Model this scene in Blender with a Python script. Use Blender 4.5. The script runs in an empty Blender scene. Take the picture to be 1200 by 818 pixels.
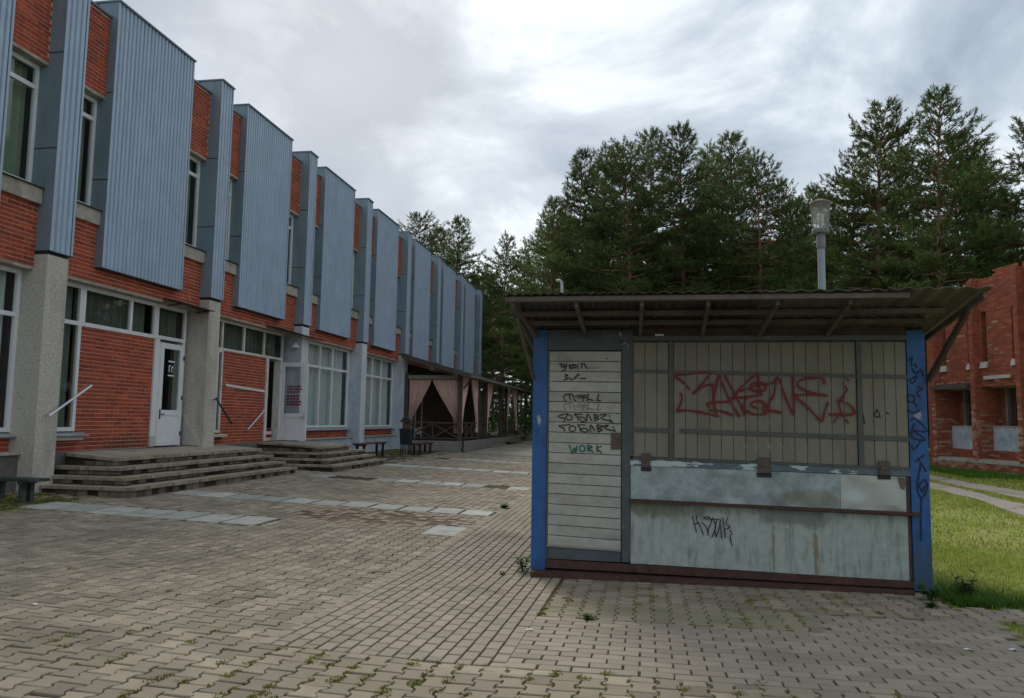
import bpy, math, random
import numpy as np
from mathutils import Vector, Matrix
R = math.radians
random.seed(7)
RNG = np.random.default_rng(7)
S = bpy.context.scene
COL = S.collection

# ------------------------------------------------------------------ camera
YAW, PIT, ROLL, CAMZ = R(9.75), R(5.35), R(0.9), 1.6
_f = np.array([-math.sin(YAW)*math.cos(PIT), math.cos(YAW)*math.cos(PIT), math.sin(PIT)])
_r = np.array([math.cos(YAW), math.sin(YAW), 0.0])
_u = np.cross(_r, _f)
CR = math.cos(ROLL)*_r + math.sin(ROLL)*_u
CU = -math.sin(ROLL)*_r + math.cos(ROLL)*_u
CF = _f
cd = bpy.data.cameras.new('camera')
cam = bpy.data.objects.new('camera', cd)
COL.objects.link(cam)
cd.sensor_width = 36.0
cd.sensor_fit = 'HORIZONTAL'
cd.lens = 27.0
cd.clip_start = 0.05
cd.clip_end = 3000.0
cam.matrix_world = Matrix(((CR[0], CU[0], -CF[0], 0), (CR[1], CU[1], -CF[1], 0), (CR[2], CU[2], -CF[2], CAMZ), (0, 0, 0, 1)))
S.camera = cam

def proj(x, y, z):
    q = np.array([x, y, z - CAMZ])
    d = q @ CF
    if d < 0.1:
        return None
    return 600 + 900*(q @ CR)/d, 409 - 900*(q @ CU)/d, d

# ------------------------------------------------------------------ sky, sun, exposure
SKYX, SKYY = 0.3, 3.3
SUN_EL, SUN_AZ = R(32), R(-24)          # the bright patch in the cloud, ahead and a little left
W = bpy.data.worlds.new('World')
S.world = W
W.use_nodes = True
nt = W.node_tree
nt.nodes.clear()
def N(t, **kw):
    n = nt.nodes.new(t)
    for k, v in kw.items():
        setattr(n, k, v)
    return n
def L(a, b):
    nt.links.new(a, b)
out = N('ShaderNodeOutputWorld')
bg = N('ShaderNodeBackground')
bg.inputs['Strength'].default_value = 0.1
sky = N('ShaderNodeTexSky', sky_type='NISHITA', sun_disc=False)
sky.sun_elevation = SUN_EL
sky.sun_rotation = SUN_AZ
sky.air_density = 1.0
sky.dust_density = 2.0
tc = N('ShaderNodeTexCoord')
sep = N('ShaderNodeSeparateXYZ')
L(tc.outputs['Generated'], sep.inputs[0])
def MA(op, a, b=None, c=None):
    n = N('ShaderNodeMath', operation=op)
    for i, v in enumerate((a, b, c)):
        if v is None:
            continue
        if isinstance(v, (int, float)):
            n.inputs[i].default_value = v
        else:
            L(v, n.inputs[i])
    return n.outputs[0]
zc = MA('ADD', MA('MAXIMUM', sep.outputs[2], 0.0), 0.38)
cmb = N('ShaderNodeCombineXYZ')
L(MA('DIVIDE', sep.outputs[0], zc), cmb.inputs[0])
L(MA('DIVIDE', sep.outputs[1], zc), cmb.inputs[1])
n1 = N('ShaderNodeTexNoise')
n1.inputs['Scale'].default_value = 1.9
n1.inputs['Detail'].default_value = 7.0
n1.inputs['Roughness'].default_value = 0.58
n1.inputs['Distortion'].default_value = 0.35
mp = N('ShaderNodeMapping')
mp.inputs['Location'].default_value = (SKYX, SKYY, 0.0)
L(cmb.outputs[0], mp.inputs[0])
L(mp.outputs[0], n1.inputs['Vector'])
rp = N('ShaderNodeValToRGB')
rp.color_ramp.elements[0].position = 0.40
rp.color_ramp.elements[0].color = (0.225, 0.268, 0.325, 1)
rp.color_ramp.elements[1].position = 0.62
rp.color_ramp.elements[1].color = (0.545, 0.592, 0.628, 1)
e = rp.color_ramp.elements.new(0.52)
e.color = (0.350, 0.398, 0.448, 1)
L(n1.outputs[0], rp.inputs[0])
# thin cloud around the hidden sun
sd = (math.sin(SUN_AZ)*math.cos(SUN_EL*.62), math.cos(SUN_AZ)*math.cos(SUN_EL*.62), math.sin(SUN_EL*.62))
dt = N('ShaderNodeVectorMath', operation='DOT_PRODUCT')
L(tc.outputs['Generated'], dt.inputs[0])
dt.inputs[1].default_value = sd
mr = N('ShaderNodeMapRange', interpolation_type='SMOOTHSTEP')
mr.inputs['From Min'].default_value = 0.90
mr.inputs['From Max'].default_value = 1.0
L(dt.outputs['Value'], mr.inputs[0])
n2 = N('ShaderNodeTexNoise')
n2.inputs['Scale'].default_value = 3.4
n2.inputs['Detail'].default_value = 5.0
L(mp.outputs[0], n2.inputs['Vector'])
boost = MA('MULTIPLY', mr.outputs[0], MA('MULTIPLY', MA('SUBTRACT', n2.outputs[0], 0.34), 2.0))
mulc = N('ShaderNodeMix', data_type='RGBA', blend_type='ADD')
mulc.inputs[0].default_value = 1.0
L(rp.outputs[0], mulc.inputs[6])
gr = N('ShaderNodeCombineColor')
for i in range(3):
    L(MA('MULTIPLY', boost, 0.10), gr.inputs[i])
L(gr.outputs[0], mulc.inputs[7])
sc10 = N('ShaderNodeVectorMath', operation='SCALE')
sc10.inputs['Scale'].default_value = 10.0
L(mulc.outputs[2], sc10.inputs[0])
mx = N('ShaderNodeMix', data_type='RGBA')
mx.inputs[0].default_value = 0.96
L(sky.outputs[0], mx.inputs[6])
L(sc10.outputs[0], mx.inputs[7])
L(mx.outputs[2], bg.inputs[0])
L(bg.outputs[0], out.inputs[0])

sl = bpy.data.lights.new('sun', 'SUN')
sl.energy = 1.3
sl.angle = R(18)
sl.color = (1.0, 0.92, 0.80)
so = bpy.data.objects.new('sun', sl)
COL.objects.link(so)
_sd = Vector((math.sin(SUN_AZ)*math.cos(SUN_EL), math.cos(SUN_AZ)*math.cos(SUN_EL), math.sin(SUN_EL)))
so.rotation_euler = (-_sd).to_track_quat('-Z', 'Y').to_euler()
so.location = (0, 0, 40)
S.view_settings.view_transform = 'Standard'
S.view_settings.look = 'None'
S.view_settings.exposure = 0.80
S.view_settings.gamma = 1.0
S.view_settings.use_curve_mapping = False

# ------------------------------------------------------------------ terrain height
def g(x, y):
    return .032*min(max(0, -1.2-x), 9.5) + .004*min(max(y-8, 0), 60) + .038*min(max(8-y, 0), 4.5)
def gv(x, y):
    return .032*np.clip(-1.2-x, 0, 9.5) + .004*np.clip(y-8, 0, 60) + .038*np.clip(8-y, 0, 4.5)

# ------------------------------------------------------------------ materials
MATS = {}
def mat(name, col, rough=.8, metal=0., vary=.15, scale=3., bump=0., bscale=60., tint=0., spec=.35, col2=None, stain=0., sscale=(3, 3, 3), slo=.5, shi=.7, hue=None):
    m = bpy.data.materials.new(name)
    m.use_nodes = True
    t = m.node_tree
    b = t.nodes['Principled BSDF']
    def nn(k, **kw):
        n = t.nodes.new(k)
        for a, v in kw.items():
            setattr(n, a, v)
        return n
    lk = t.links.new
    geo = nn('ShaderNodeNewGeometry')
    nz = nn('ShaderNodeTexNoise')
    nz.inputs['Scale'].default_value = scale
    nz.inputs['Detail'].default_value = 8
    nz.inputs['Roughness'].default_value = .65
    lk(geo.outputs['Position'], nz.inputs['Vector'])
    r = nn('ShaderNodeValToRGB')
    r.color_ramp.elements[0].position = .3
    r.color_ramp.elements[1].position = .7
    c = np.array(col)
    r.color_ramp.elements[0].color = (*np.clip(c*(1-vary), 0, 1), 1)
    r.color_ramp.elements[1].color = (*np.clip(c*(1+vary), 0, 1), 1)
    lk(nz.outputs[0], r.inputs[0])
    cur = r.outputs[0]
    if tint or hue:
        at = nn('ShaderNodeAttribute', attribute_name='tint')
        oi = nn('ShaderNodeObjectInfo')
        ad = nn('ShaderNodeMath', operation='ADD')
        lk(at.outputs['Fac'], ad.inputs[0])
        lk(oi.outputs['Random'], ad.inputs[1])
        fr = nn('ShaderNodeMath', operation='FRACT')
        lk(ad.outputs[0], fr.inputs[0])
        mrn = nn('ShaderNodeMapRange')
        mrn.inputs['To Min'].default_value = 1-tint
        mrn.inputs['To Max'].default_value = 1+tint
        lk(fr.outputs[0], mrn.inputs[0])
        if hue:
            f2 = nn('ShaderNodeMath', operation='MULTIPLY')
            f2.inputs[1].default_value = 7.31
            lk(fr.outputs[0], f2.inputs[0])
            f3 = nn('ShaderNodeMath', operation='FRACT')
            lk(f2.outputs[0], f3.inputs[0])
            hm = nn('ShaderNodeMix', data_type='RGBA')
            f4 = nn('ShaderNodeMath', operation='POWER')
            f4.inputs[1].default_value = 2.0
            lk(f3.outputs[0], f4.inputs[0])
            lk(f4.outputs[0], hm.inputs[0])
            lk(cur, hm.inputs[6])
            hm.inputs[7].default_value = (*hue, 1)
            cur = hm.outputs[2]
        vm = nn('ShaderNodeVectorMath', operation='SCALE')
        lk(cur, vm.inputs[0])
        lk(mrn.outputs[0], vm.inputs['Scale'])
        cur = vm.outputs[0]
    if col2 is not None:
        mpn = nn('ShaderNodeMapping')
        mpn.inputs['Scale'].default_value = sscale
        lk(geo.outputs['Position'], mpn.inputs[0])
        n2_ = nn('ShaderNodeTexNoise')
        n2_.inputs['Scale'].default_value = 1
        n2_.inputs['Detail'].default_value = 6
        n2_.inputs['Roughness'].default_value = .6
        lk(mpn.outputs[0], n2_.inputs['Vector'])
        mm = nn('ShaderNodeMapRange')
        mm.inputs['From Min'].default_value = slo
        mm.inputs['From Max'].default_value = shi
        mm.inputs['To Max'].default_value = stain
        lk(n2_.outputs[0], mm.inputs[0])
        mix = nn('ShaderNodeMix', data_type='RGBA')
        lk(mm.outputs[0], mix.inputs[0])
        lk(cur, mix.inputs[6])
        mix.inputs[7].default_value = (*col2, 1)
        cur = mix.outputs[2]
    lk(cur, b.inputs['Base Color'])
    b.inputs['Roughness'].default_value = rough
    b.inputs['Metallic'].default_value = metal
    b.inputs['Specular IOR Level'].default_value = spec
    if bump:
        nb = nn('ShaderNodeTexNoise')
        nb.inputs['Scale'].default_value = bscale
        nb.inputs['Detail'].default_value = 5
        lk(geo.outputs['Position'], nb.inputs['Vector'])
        bp = nn('ShaderNodeBump')
        bp.inputs['Strength'].default_value = bump
        bp.inputs['Distance'].default_value = .01
        lk(nb.outputs[0], bp.inputs['Height'])
        lk(bp.outputs[0], b.inputs['Normal'])
    m['cur'] = ''
    MATS[name] = m
    return m

def add_zone(m, centre, radius, col, amount, nscale=2.5):
    """a worn or stained patch of its own shape, at a place in the world"""
    t = m.node_tree
    b = t.nodes['Principled BSDF']
    src = b.inputs['Base Color'].links[0].from_socket
    geo = t.nodes.new('ShaderNodeNewGeometry')
    sub = t.nodes.new('ShaderNodeVectorMath'); sub.operation = 'SUBTRACT'
    sub.inputs[1].default_value = centre
    t.links.new(geo.outputs['Position'], sub.inputs[0])
    dv = t.nodes.new('ShaderNodeVectorMath'); dv.operation = 'DIVIDE'
    dv.inputs[1].default_value = radius
    t.links.new(sub.outputs[0], dv.inputs[0])
    ln = t.nodes.new('ShaderNodeVectorMath'); ln.operation = 'LENGTH'
    t.links.new(dv.outputs[0], ln.inputs[0])
    nz = t.nodes.new('ShaderNodeTexNoise')
    nz.inputs['Scale'].default_value = nscale
    nz.inputs['Detail'].default_value = 6
    t.links.new(geo.outputs['Position'], nz.inputs['Vector'])
    ad = t.nodes.new('ShaderNodeMath'); ad.operation = 'MULTIPLY_ADD'
    t.links.new(nz.outputs[0], ad.inputs[0])
    ad.inputs[1].default_value = 1.6
    t.links.new(ln.outputs['Value'], ad.inputs[2])
    mr_ = t.nodes.new('ShaderNodeMapRange'); mr_.interpolation_type = 'SMOOTHSTEP'
    mr_.inputs['From Min'].default_value = 1.75
    mr_.inputs['From Max'].default_value = 1.15
    mr_.inputs['To Max'].default_value = amount
    t.links.new(ad.outputs[0], mr_.inputs[0])
    mix = t.nodes.new('ShaderNodeMix'); mix.data_type = 'RGBA'
    t.links.new(mr_.outputs[0], mix.inputs[0])
    t.links.new(src, mix.inputs[6])
    mix.inputs[7].default_value = (*col, 1)
    t.links.new(mix.outputs[2], b.inputs['Base Color'])

def glassmat(name, tintc, refl=1.55):
    m = bpy.data.materials.new(name)
    m.use_nodes = True
    t = m.node_tree
    t.nodes.clear()
    o = t.nodes.new('ShaderNodeOutputMaterial')
    mx_ = t.nodes.new('ShaderNodeMixShader')
    tr = t.nodes.new('ShaderNodeBsdfTransparent')
    tr.inputs[0].default_value = (*tintc, 1)
    gl = t.nodes.new('ShaderNodeBsdfGlossy')
    gl.inputs['Roughness'].default_value = .03
    fr = t.nodes.new('ShaderNodeFresnel')
    fr.inputs[0].default_value = refl
    gb = t.nodes.new('ShaderNodeNewGeometry')
    iv = t.nodes.new('ShaderNodeMath'); iv.operation = 'SUBTRACT'; iv.inputs[0].default_value = 1
    t.links.new(gb.outputs['Backfacing'], iv.inputs[1])
    ml = t.nodes.new('ShaderNodeMath'); ml.operation = 'MULTIPLY'
    t.links.new(fr.outputs[0], ml.inputs[0]); t.links.new(iv.outputs[0], ml.inputs[1])
    t.links.new(ml.outputs[0], mx_.inputs[0])
    t.links.new(tr.outputs[0], mx_.inputs[1])
    t.links.new(gl.outputs[0], mx_.inputs[2])
    t.links.new(mx_.outputs[0], o.inputs[0])
    MATS[name] = m
    return m

mat('brick_red', (.40, .070, .030), .85, vary=.22, scale=5, bump=.3, bscale=90, tint=.24, hue=(.26, .05, .03), col2=(.14, .045, .03), stain=.5, sscale=(1.2, 1.2, .7), slo=.52, shi=.75)
mat('brick_ruin', (.36, .098, .052), .88, vary=.22, scale=4, bump=.3, bscale=60, tint=.24, hue=(.30, .085, .045), col2=(.20, .065, .04), stain=.55, sscale=(.6, .6, .5), slo=.5, shi=.72)
mat('brick_pale', (.46, .27, .19), .9, vary=.25, scale=4, bump=.3, tint=.3, hue=(.40, .12, .07))
mat('brick_brown', (.20, .052, .03), .85, vary=.2, scale=5, bump=.3, tint=.2)
mat('mortar', (.56, .38, .28), .95, vary=.25, scale=8, bump=.4, bscale=120)
mat('mortar_ruin', (.34, .23, .17), .95, vary=.25, scale=8)
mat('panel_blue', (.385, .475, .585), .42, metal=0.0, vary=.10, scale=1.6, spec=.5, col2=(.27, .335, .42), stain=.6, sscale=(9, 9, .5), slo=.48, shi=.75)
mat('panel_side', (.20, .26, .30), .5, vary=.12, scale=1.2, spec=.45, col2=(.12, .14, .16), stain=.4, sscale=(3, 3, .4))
mat('cap_metal', (.17, .20, .23), .45, metal=.3, vary=.1)
mat('dark_metal', (.04, .045, .05), .5, metal=.3, vary=.2)
mat('concrete_pebble', (.52, .48, .405), .95, vary=.3, scale=26, bump=.8, bscale=70, col2=(.25, .22, .19), stain=.55, sscale=(2, 2, .6))
mat('concrete_grey', (.40, .365, .30), .92, vary=.22, scale=7, bump=.4, bscale=70, col2=(.17, .155, .12), stain=.7, sscale=(4, 4, 1.4), slo=.48, shi=.68)
mat('pillar_paint', (.41, .46, .52), .85, vary=.2, scale=12, bump=.7, bscale=70, col2=(.58, .60, .63), stain=.65, sscale=(2.5, 2.5, 1), slo=.5, shi=.62)
mat('pillar_white', (.62, .63, .64), .85, vary=.15, scale=12, bump=.6, bscale=70, col2=(.36, .38, .42), stain=.5, sscale=(3, 3, .8))
mat('plinth_blue', (.46, .53, .60), .9, vary=.25, scale=14, bump=.7, bscale=60, col2=(.25, .28, .30), stain=.5, sscale=(2, 2, 2))
mat('plinth_dark', (.14, .12, .115), .9, vary=.25, scale=8, bump=.4)
mat('plaster', (.50, .46, .42), .9, vary=.15, scale=8, bump=.4)
mat('white_pvc', (.74, .75, .76), .35, vary=.05, scale=3, spec=.5, col2=(.5, .49, .46), stain=.35, sscale=(3, 3, 1))
mat('white_wood', (.66, .64, .60), .7, vary=.12, scale=6, col2=(.36, .31, .26), stain=.5, sscale=(7, 7, 2))
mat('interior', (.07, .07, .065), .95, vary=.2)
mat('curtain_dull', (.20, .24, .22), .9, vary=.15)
mat('transom_reflection', (.15, .15, .135), .9, vary=.3, scale=2)  # grey of the sheets added behind the transoms, standing in for reflections
mat('step_core_shade', (.06, .05, .04), 1.0, vary=.3)  # near-black, so the gaps under the nosings have their shade in the colour
mat('riser_brick', (.20, .165, .125), .95, vary=.3, scale=6, tint=.35, col2=(.08, .065, .05), stain=.7, sscale=(3, 3, 3))
mat('curtain_green', (.30, .34, .25), .9, vary=.12)
mat('curtain_white', (.55, .60, .59), .9, vary=.08)
mat('curtain_rose', (.74, .52, .45), .85, vary=.10, scale=3)
mat('sill_metal', (.42, .45, .48), .4, metal=.4, vary=.12)
mat('steel_rail', (.72, .72, .73), .3, metal=.7, vary=.06)
mat('dark_wood', (.085, .062, .05), .75, vary=.3, scale=9, bump=.3, bscale=40)
mat('grey_wood', (.27, .245, .22), .85, vary=.2, scale=7, bump=.3, bscale=50, col2=(.15, .135, .12), stain=.6, sscale=(.8, .8, 9))
mat('roof_felt', (.05, .05, .055), .8, vary=.3, scale=5)
mat('roof_edge', (.24, .21, .18), .7, vary=.2)
mat('bench_brown', (.12, .06, .04), .6, vary=.25, scale=8)
mat('bench_green', (.05, .062, .055), .65, vary=.3, scale=9, col2=(.12, .13, .12), stain=.6, sscale=(3, 3, 8))
mat('black_paint', (.02, .022, .026), .5, vary=.2)
# kiosk
mat('blue_paint', (.018, .105, .30), .45, vary=.22, scale=5, spec=.5, col2=(.014, .035, .10), stain=.65, sscale=(7, 7, 2.2), slo=.50, shi=.72)
mat('door_slat_paint', (.42, .405, .35), .6, vary=.16, scale=8, tint=.09, col2=(.24, .21, .175), stain=.5, sscale=(3, 3, 9), slo=.5, shi=.74)
mat('shutter_board', (.225, .207, .155), .7, vary=.10, scale=4, tint=.06, col2=(.15, .105, .075), stain=.42, sscale=(6, 6, 1.2), slo=.5, shi=.75)
mat('shutter_frame', (.088, .098, .083), .55, vary=.2, scale=7, col2=(.15, .10, .07), stain=.4, sscale=(6, 6, 6))
mat('grey_paint', (.085, .095, .10), .55, vary=.18, scale=6, col2=(.46, .52, .53), stain=.8, sscale=(10, 10, 5), slo=.66, shi=.70)
mat('chipped_strip', (.12, .145, .17), .6, vary=.2, scale=8, col2=(.50, .60, .58), stain=.9, sscale=(3, 3, 12), slo=.55, shi=.58)
mat('zinc_panel', (.35, .405, .395), .45, metal=.3, vary=.28, scale=9, spec=.5, col2=(.10, .12, .12), stain=.75, sscale=(3.2, 3.2, 5), slo=.45, shi=.70)
mat('zinc_bright', (.47, .49, .47), .38, metal=.45, vary=.10, scale=3, col2=(.40, .36, .26), stain=.5, sscale=(2, 2, 2.5))
mat('panel_pale', (.37, .42, .375), .5, vary=.17, scale=11, spec=.45, col2=(.12, .13, .10), stain=.7, sscale=(17, 17, 2.6), slo=.50, shi=.74)
mat('rust', (.085, .042, .030), .85, vary=.35, scale=9, bump=.4, bscale=50, col2=(.06, .045, .04), stain=.6, sscale=(4, 4, 10))
mat('rust_plate', (.115, .088, .066), .75, vary=.3, scale=12, bump=.3)
mat('old_timber', (.14, .108, .09), .85, vary=.25, scale=8, bump=.4, bscale=50, col2=(.06, .048, .042), stain=.6, sscale=(.8, 4, 8))
mat('roof_sheet', (.05, .05, .042), .6, vary=.25, scale=5, col2=(.045, .045, .035), stain=.7, sscale=(2, 1, 2))
mat('roof_sheet_pale', (.115, .105, .085), .6, vary=.25, scale=5, col2=(.08, .08, .06), stain=.7, sscale=(2, 1, 2))
mat('lamp_pole', (.30, .34, .37), .5, vary=.12, scale=6, col2=(.26, .27, .28), stain=.4, sscale=(5, 5, 1))
mat('lamp_head', (.20, .21, .215), .55, vary=.15)
mat('lamp_lid', (.21, .17, .12), .6, vary=.2)
mat('vent_grey', (.46, .47, .44), .5, vary=.2)
mat('white_pipe', (.72, .72, .70), .4, vary=.06)
for nm, c in dict(spray_red=(.17, .012, .011), spray_black=(.012, .012, .014), spray_grey=(.19, .185, .175), spray_green=(.012, .13, .10), spray_white=(.33, .32, .28), spray_navy=(.012, .022, .06)).items():
    mat(nm, c, .55, vary=.15, scale=20)
# ground
pav = mat('paver', (.355, .293, .212), .92, vary=.16, scale=2.2, bump=.5, bscale=160, tint=.13, hue=(.22, .185, .135), col2=(.19, .165, .105), stain=.6, sscale=(1.6, 1.6, 1.6), slo=.50, shi=.72)
pavb = mat('paver_straight', (.352, .290, .222), .92, vary=.14, scale=2.0, bump=.5, bscale=160, tint=.08, hue=(.29, .245, .185), col2=(.23, .195, .135), stain=.45, sscale=(.8, .8, .8), slo=.52, shi=.72)
slabm = mat('slab', (.40, .395, .345), .9, vary=.14, scale=5, bump=.3, bscale=80, tint=.22, col2=(.26, .26, .21), stain=.7, sscale=(3.5, 3.5, 3.5))
soil = mat('joint_soil', (.058, .047, .028), 1.0, vary=.45, scale=14, bump=.5, col2=(.075, .082, .022), stain=.7, sscale=(1.3, 1.3, 1.3), slo=.48, shi=.66)
farp = mat('far_paving', (.355, .31, .225), .93, vary=.2, scale=2.0, col2=(.15, .125, .085), stain=.6, sscale=(.7, .7, .7))
add_zone(MATS['blue_paint'], (2.7, 8.2, .1), (.35, 1, .5), (.05, .075, .09), .7, 12)
add_zone(MATS['blue_paint'], (2.68, 8.2, 1.72), (.05, .3, .06), (.35, .34, .28), .8, 20)
add_zone(MATS['blue_paint'], (-1.1, 8.2, 1.6), (.03, .3, .08), (.42, .47, .5), .8, 22)
add_zone(soil, (.3, 4.25, .1), (3.4, .62, 2), (.15, .15, .032), .85, 5)
add_zone(soil, (.9, 6.7, .1), (2.6, .75, 2), (.13, .14, .03), .8, 5)
for zx, zy, zr, zs_ in ((-4.7, 7.3, .5, 5), (-3.3, 5.9, .35, 6), (-6.2, 8.7, .7, 4), (-2.9, 8.2, .3, 7), (-5.4, 10.9, .6, 4), (-3.6, 4.4, .5, 6), (-5.6, 14.6, .9, 3), (-1.9, 17.5, 1.0, 3)):
    add_zone(pav, (zx, zy, .1), (zr, zr*.8, 2), (.19, .162, .115), .6, zs_)
for zx, zy, zr, zs_ in ((-1.5, 7.1, .35, 7), (.9, 5.4, .4, 6), (-1.9, 10.5, .6, 5), (2.0, 5.9, .4, 6)):
    add_zone(pavb, (zx, zy, .1), (zr, zr*.7, 2), (.22, .19, .13), .6, zs_)
add_zone(MATS['brick_red'], (-10.42, 14.2, 1.0), (.3, 1.0, .28), (.15, .045, .028), .75, 6)
add_zone(MATS['brick_red'], (-10.42, 13.2, 2.0), (.3, .5, .5), (.30, .075, .035), .6, 5)
add_zone(pav, (-4.0, 11.5, .1), (1.9, 1.5, 2), (.30, .21, .15), .7)
add_zone(soil, (-4.0, 11.5, .1), (1.9, 1.5, 2), (.17, .115, .075), .9)
add_zone(pav, (-9.3, 10.0, .2), (1.4, 1.6, 2), (.14, .135, .05), .8, 4)
add_zone(pav, (1.0, 6.5, .1), (2.6, .6, 2), (.25, .23, .13), .5, 5)
add_zone(pav, (-1.2, 4.3, .1), (1.6, .4, 2), (.27, .22, .16), .6, 7)
mat('earth', (.10, .088, .05), 1.0, vary=.4, scale=1.5, bump=.5, bscale=20, col2=(.075, .10, .028), stain=.9, sscale=(.5, .5, .5), slo=.42, shi=.6)
mat('lawn_soil', (.23, .25, .055), 1.0, vary=.35, scale=3, bump=.5, bscale=30, col2=(.28, .24, .085), stain=.7, sscale=(1.2, 1.2, 1.2), slo=.45, shi=.62)
mat('gravel', (.34, .29, .255), 1.0, vary=.3, scale=20, bump=.7, bscale=60, col2=(.14, .15, .06), stain=.75, sscale=(1.2, 1.2, 1.2), slo=.52, shi=.66)
mat('moss', (.20, .20, .030), 1.0, vary=.4, scale=9, tint=.25)
mat('grass_blade', (.235, .335, .045), .75, vary=.30, scale=1.0, tint=.35, hue=(.38, .33, .09), spec=.25)
mat('grass_lush', (.10, .21, .03), .7, vary=.3, scale=2, tint=.35, spec=.25)
mat('weed_leaf', (.06, .13, .028), .7, vary=.3, scale=12, tint=.3, spec=.3)
mat('needles', (.102, .160, .045), .75, vary=.38, scale=.42, tint=.30, hue=(.125, .145, .048), spec=.2)
mat('needles_warm', (.125, .160, .040), .75, vary=.38, scale=.42, tint=.30, hue=(.055, .08, .03), spec=.2)
mat('bark_pine', (.26, .130, .078), .95, vary=.35, scale=4, bump=.6, bscale=25, tint=.15, col2=(.10, .075, .06), stain=.7, sscale=(3, 3, .6))
mat('leaf_bush', (.055, .095, .03), .8, vary=.4, scale=.8, tint=.3)
mat('ruin_panel', (.46, .50, .54), .85, vary=.2, scale=5, col2=(.30, .32, .36), stain=.6, sscale=(2, 2, 2))
mat('faded_blue', (.12, .22, .36), .8, vary=.3, scale=9)
def leafy(m, amount=.38):
    """thin leaves let some light through"""
    t = m.node_tree
    b = t.nodes['Principled BSDF']
    o = t.nodes['Material Output']
    tl = t.nodes.new('ShaderNodeBsdfTranslucent')
    src = b.inputs['Base Color'].links[0].from_socket
    oi = t.nodes.new('ShaderNodeObjectInfo')
    mp_ = t.nodes.new('ShaderNodeMapRange')
    mp_.inputs['To Min'].default_value = .78
    mp_.inputs['To Max'].default_value = 1.22
    t.links.new(oi.outputs['Random'], mp_.inputs[0])
    vs = t.nodes.new('ShaderNodeVectorMath'); vs.operation = 'SCALE'
    t.links.new(src, vs.inputs[0])
    t.links.new(mp_.outputs[0], vs.inputs['Scale'])
    src = vs.outputs[0]
    t.links.new(src, b.inputs['Base Color'])
    t.links.new(src, tl.inputs[0])
    mx_ = t.nodes.new('ShaderNodeMixShader')
    mx_.inputs[0].default_value = amount
    t.links.new(b.outputs[0], mx_.inputs[1])
    t.links.new(tl.outputs[0], mx_.inputs[2])
    t.links.new(mx_.outputs[0], o.inputs[0])
for k_ in ('needles', 'needles_warm', 'grass_blade', 'grass_lush', 'weed_leaf', 'leaf_bush'):
    leafy(MATS[k_])
glassmat('glass', (.90, .94, .91), 1.75)
glassmat('glass_clear', (.95, .97, .96), 1.6)

def lampglass():
    m = bpy.data.materials.new('lamp_glass')
    m.use_nodes = True
    t = m.node_tree
    t.nodes.clear()
    o = t.nodes.new('ShaderNodeOutputMaterial')
    a = t.nodes.new('ShaderNodeMixShader'); a.inputs[0].default_value = .30
    b_ = t.nodes.new('ShaderNodeMixShader'); b_.inputs[0].default_value = .55
    tr = t.nodes.new('ShaderNodeBsdfTransparent'); tr.inputs[0].default_value = (.9, .92, .9, 1)
    tl = t.nodes.new('ShaderNodeBsdfTranslucent'); tl.inputs[0].default_value = (.55, .57, .54, 1)
    df = t.nodes.new('ShaderNodeBsdfDiffuse'); df.inputs[0].default_value = (.5, .5, .46, 1)
    t.links.new(tl.outputs[0], b_.inputs[1]); t.links.new(df.outputs[0], b_.inputs[2])
    t.links.new(tr.outputs[0], a.inputs[1]); t.links.new(b_.outputs[0], a.inputs[2])
    t.links.new(a.outputs[0], o.inputs[0])
    MATS['lamp_glass'] = m
lampglass()

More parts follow.
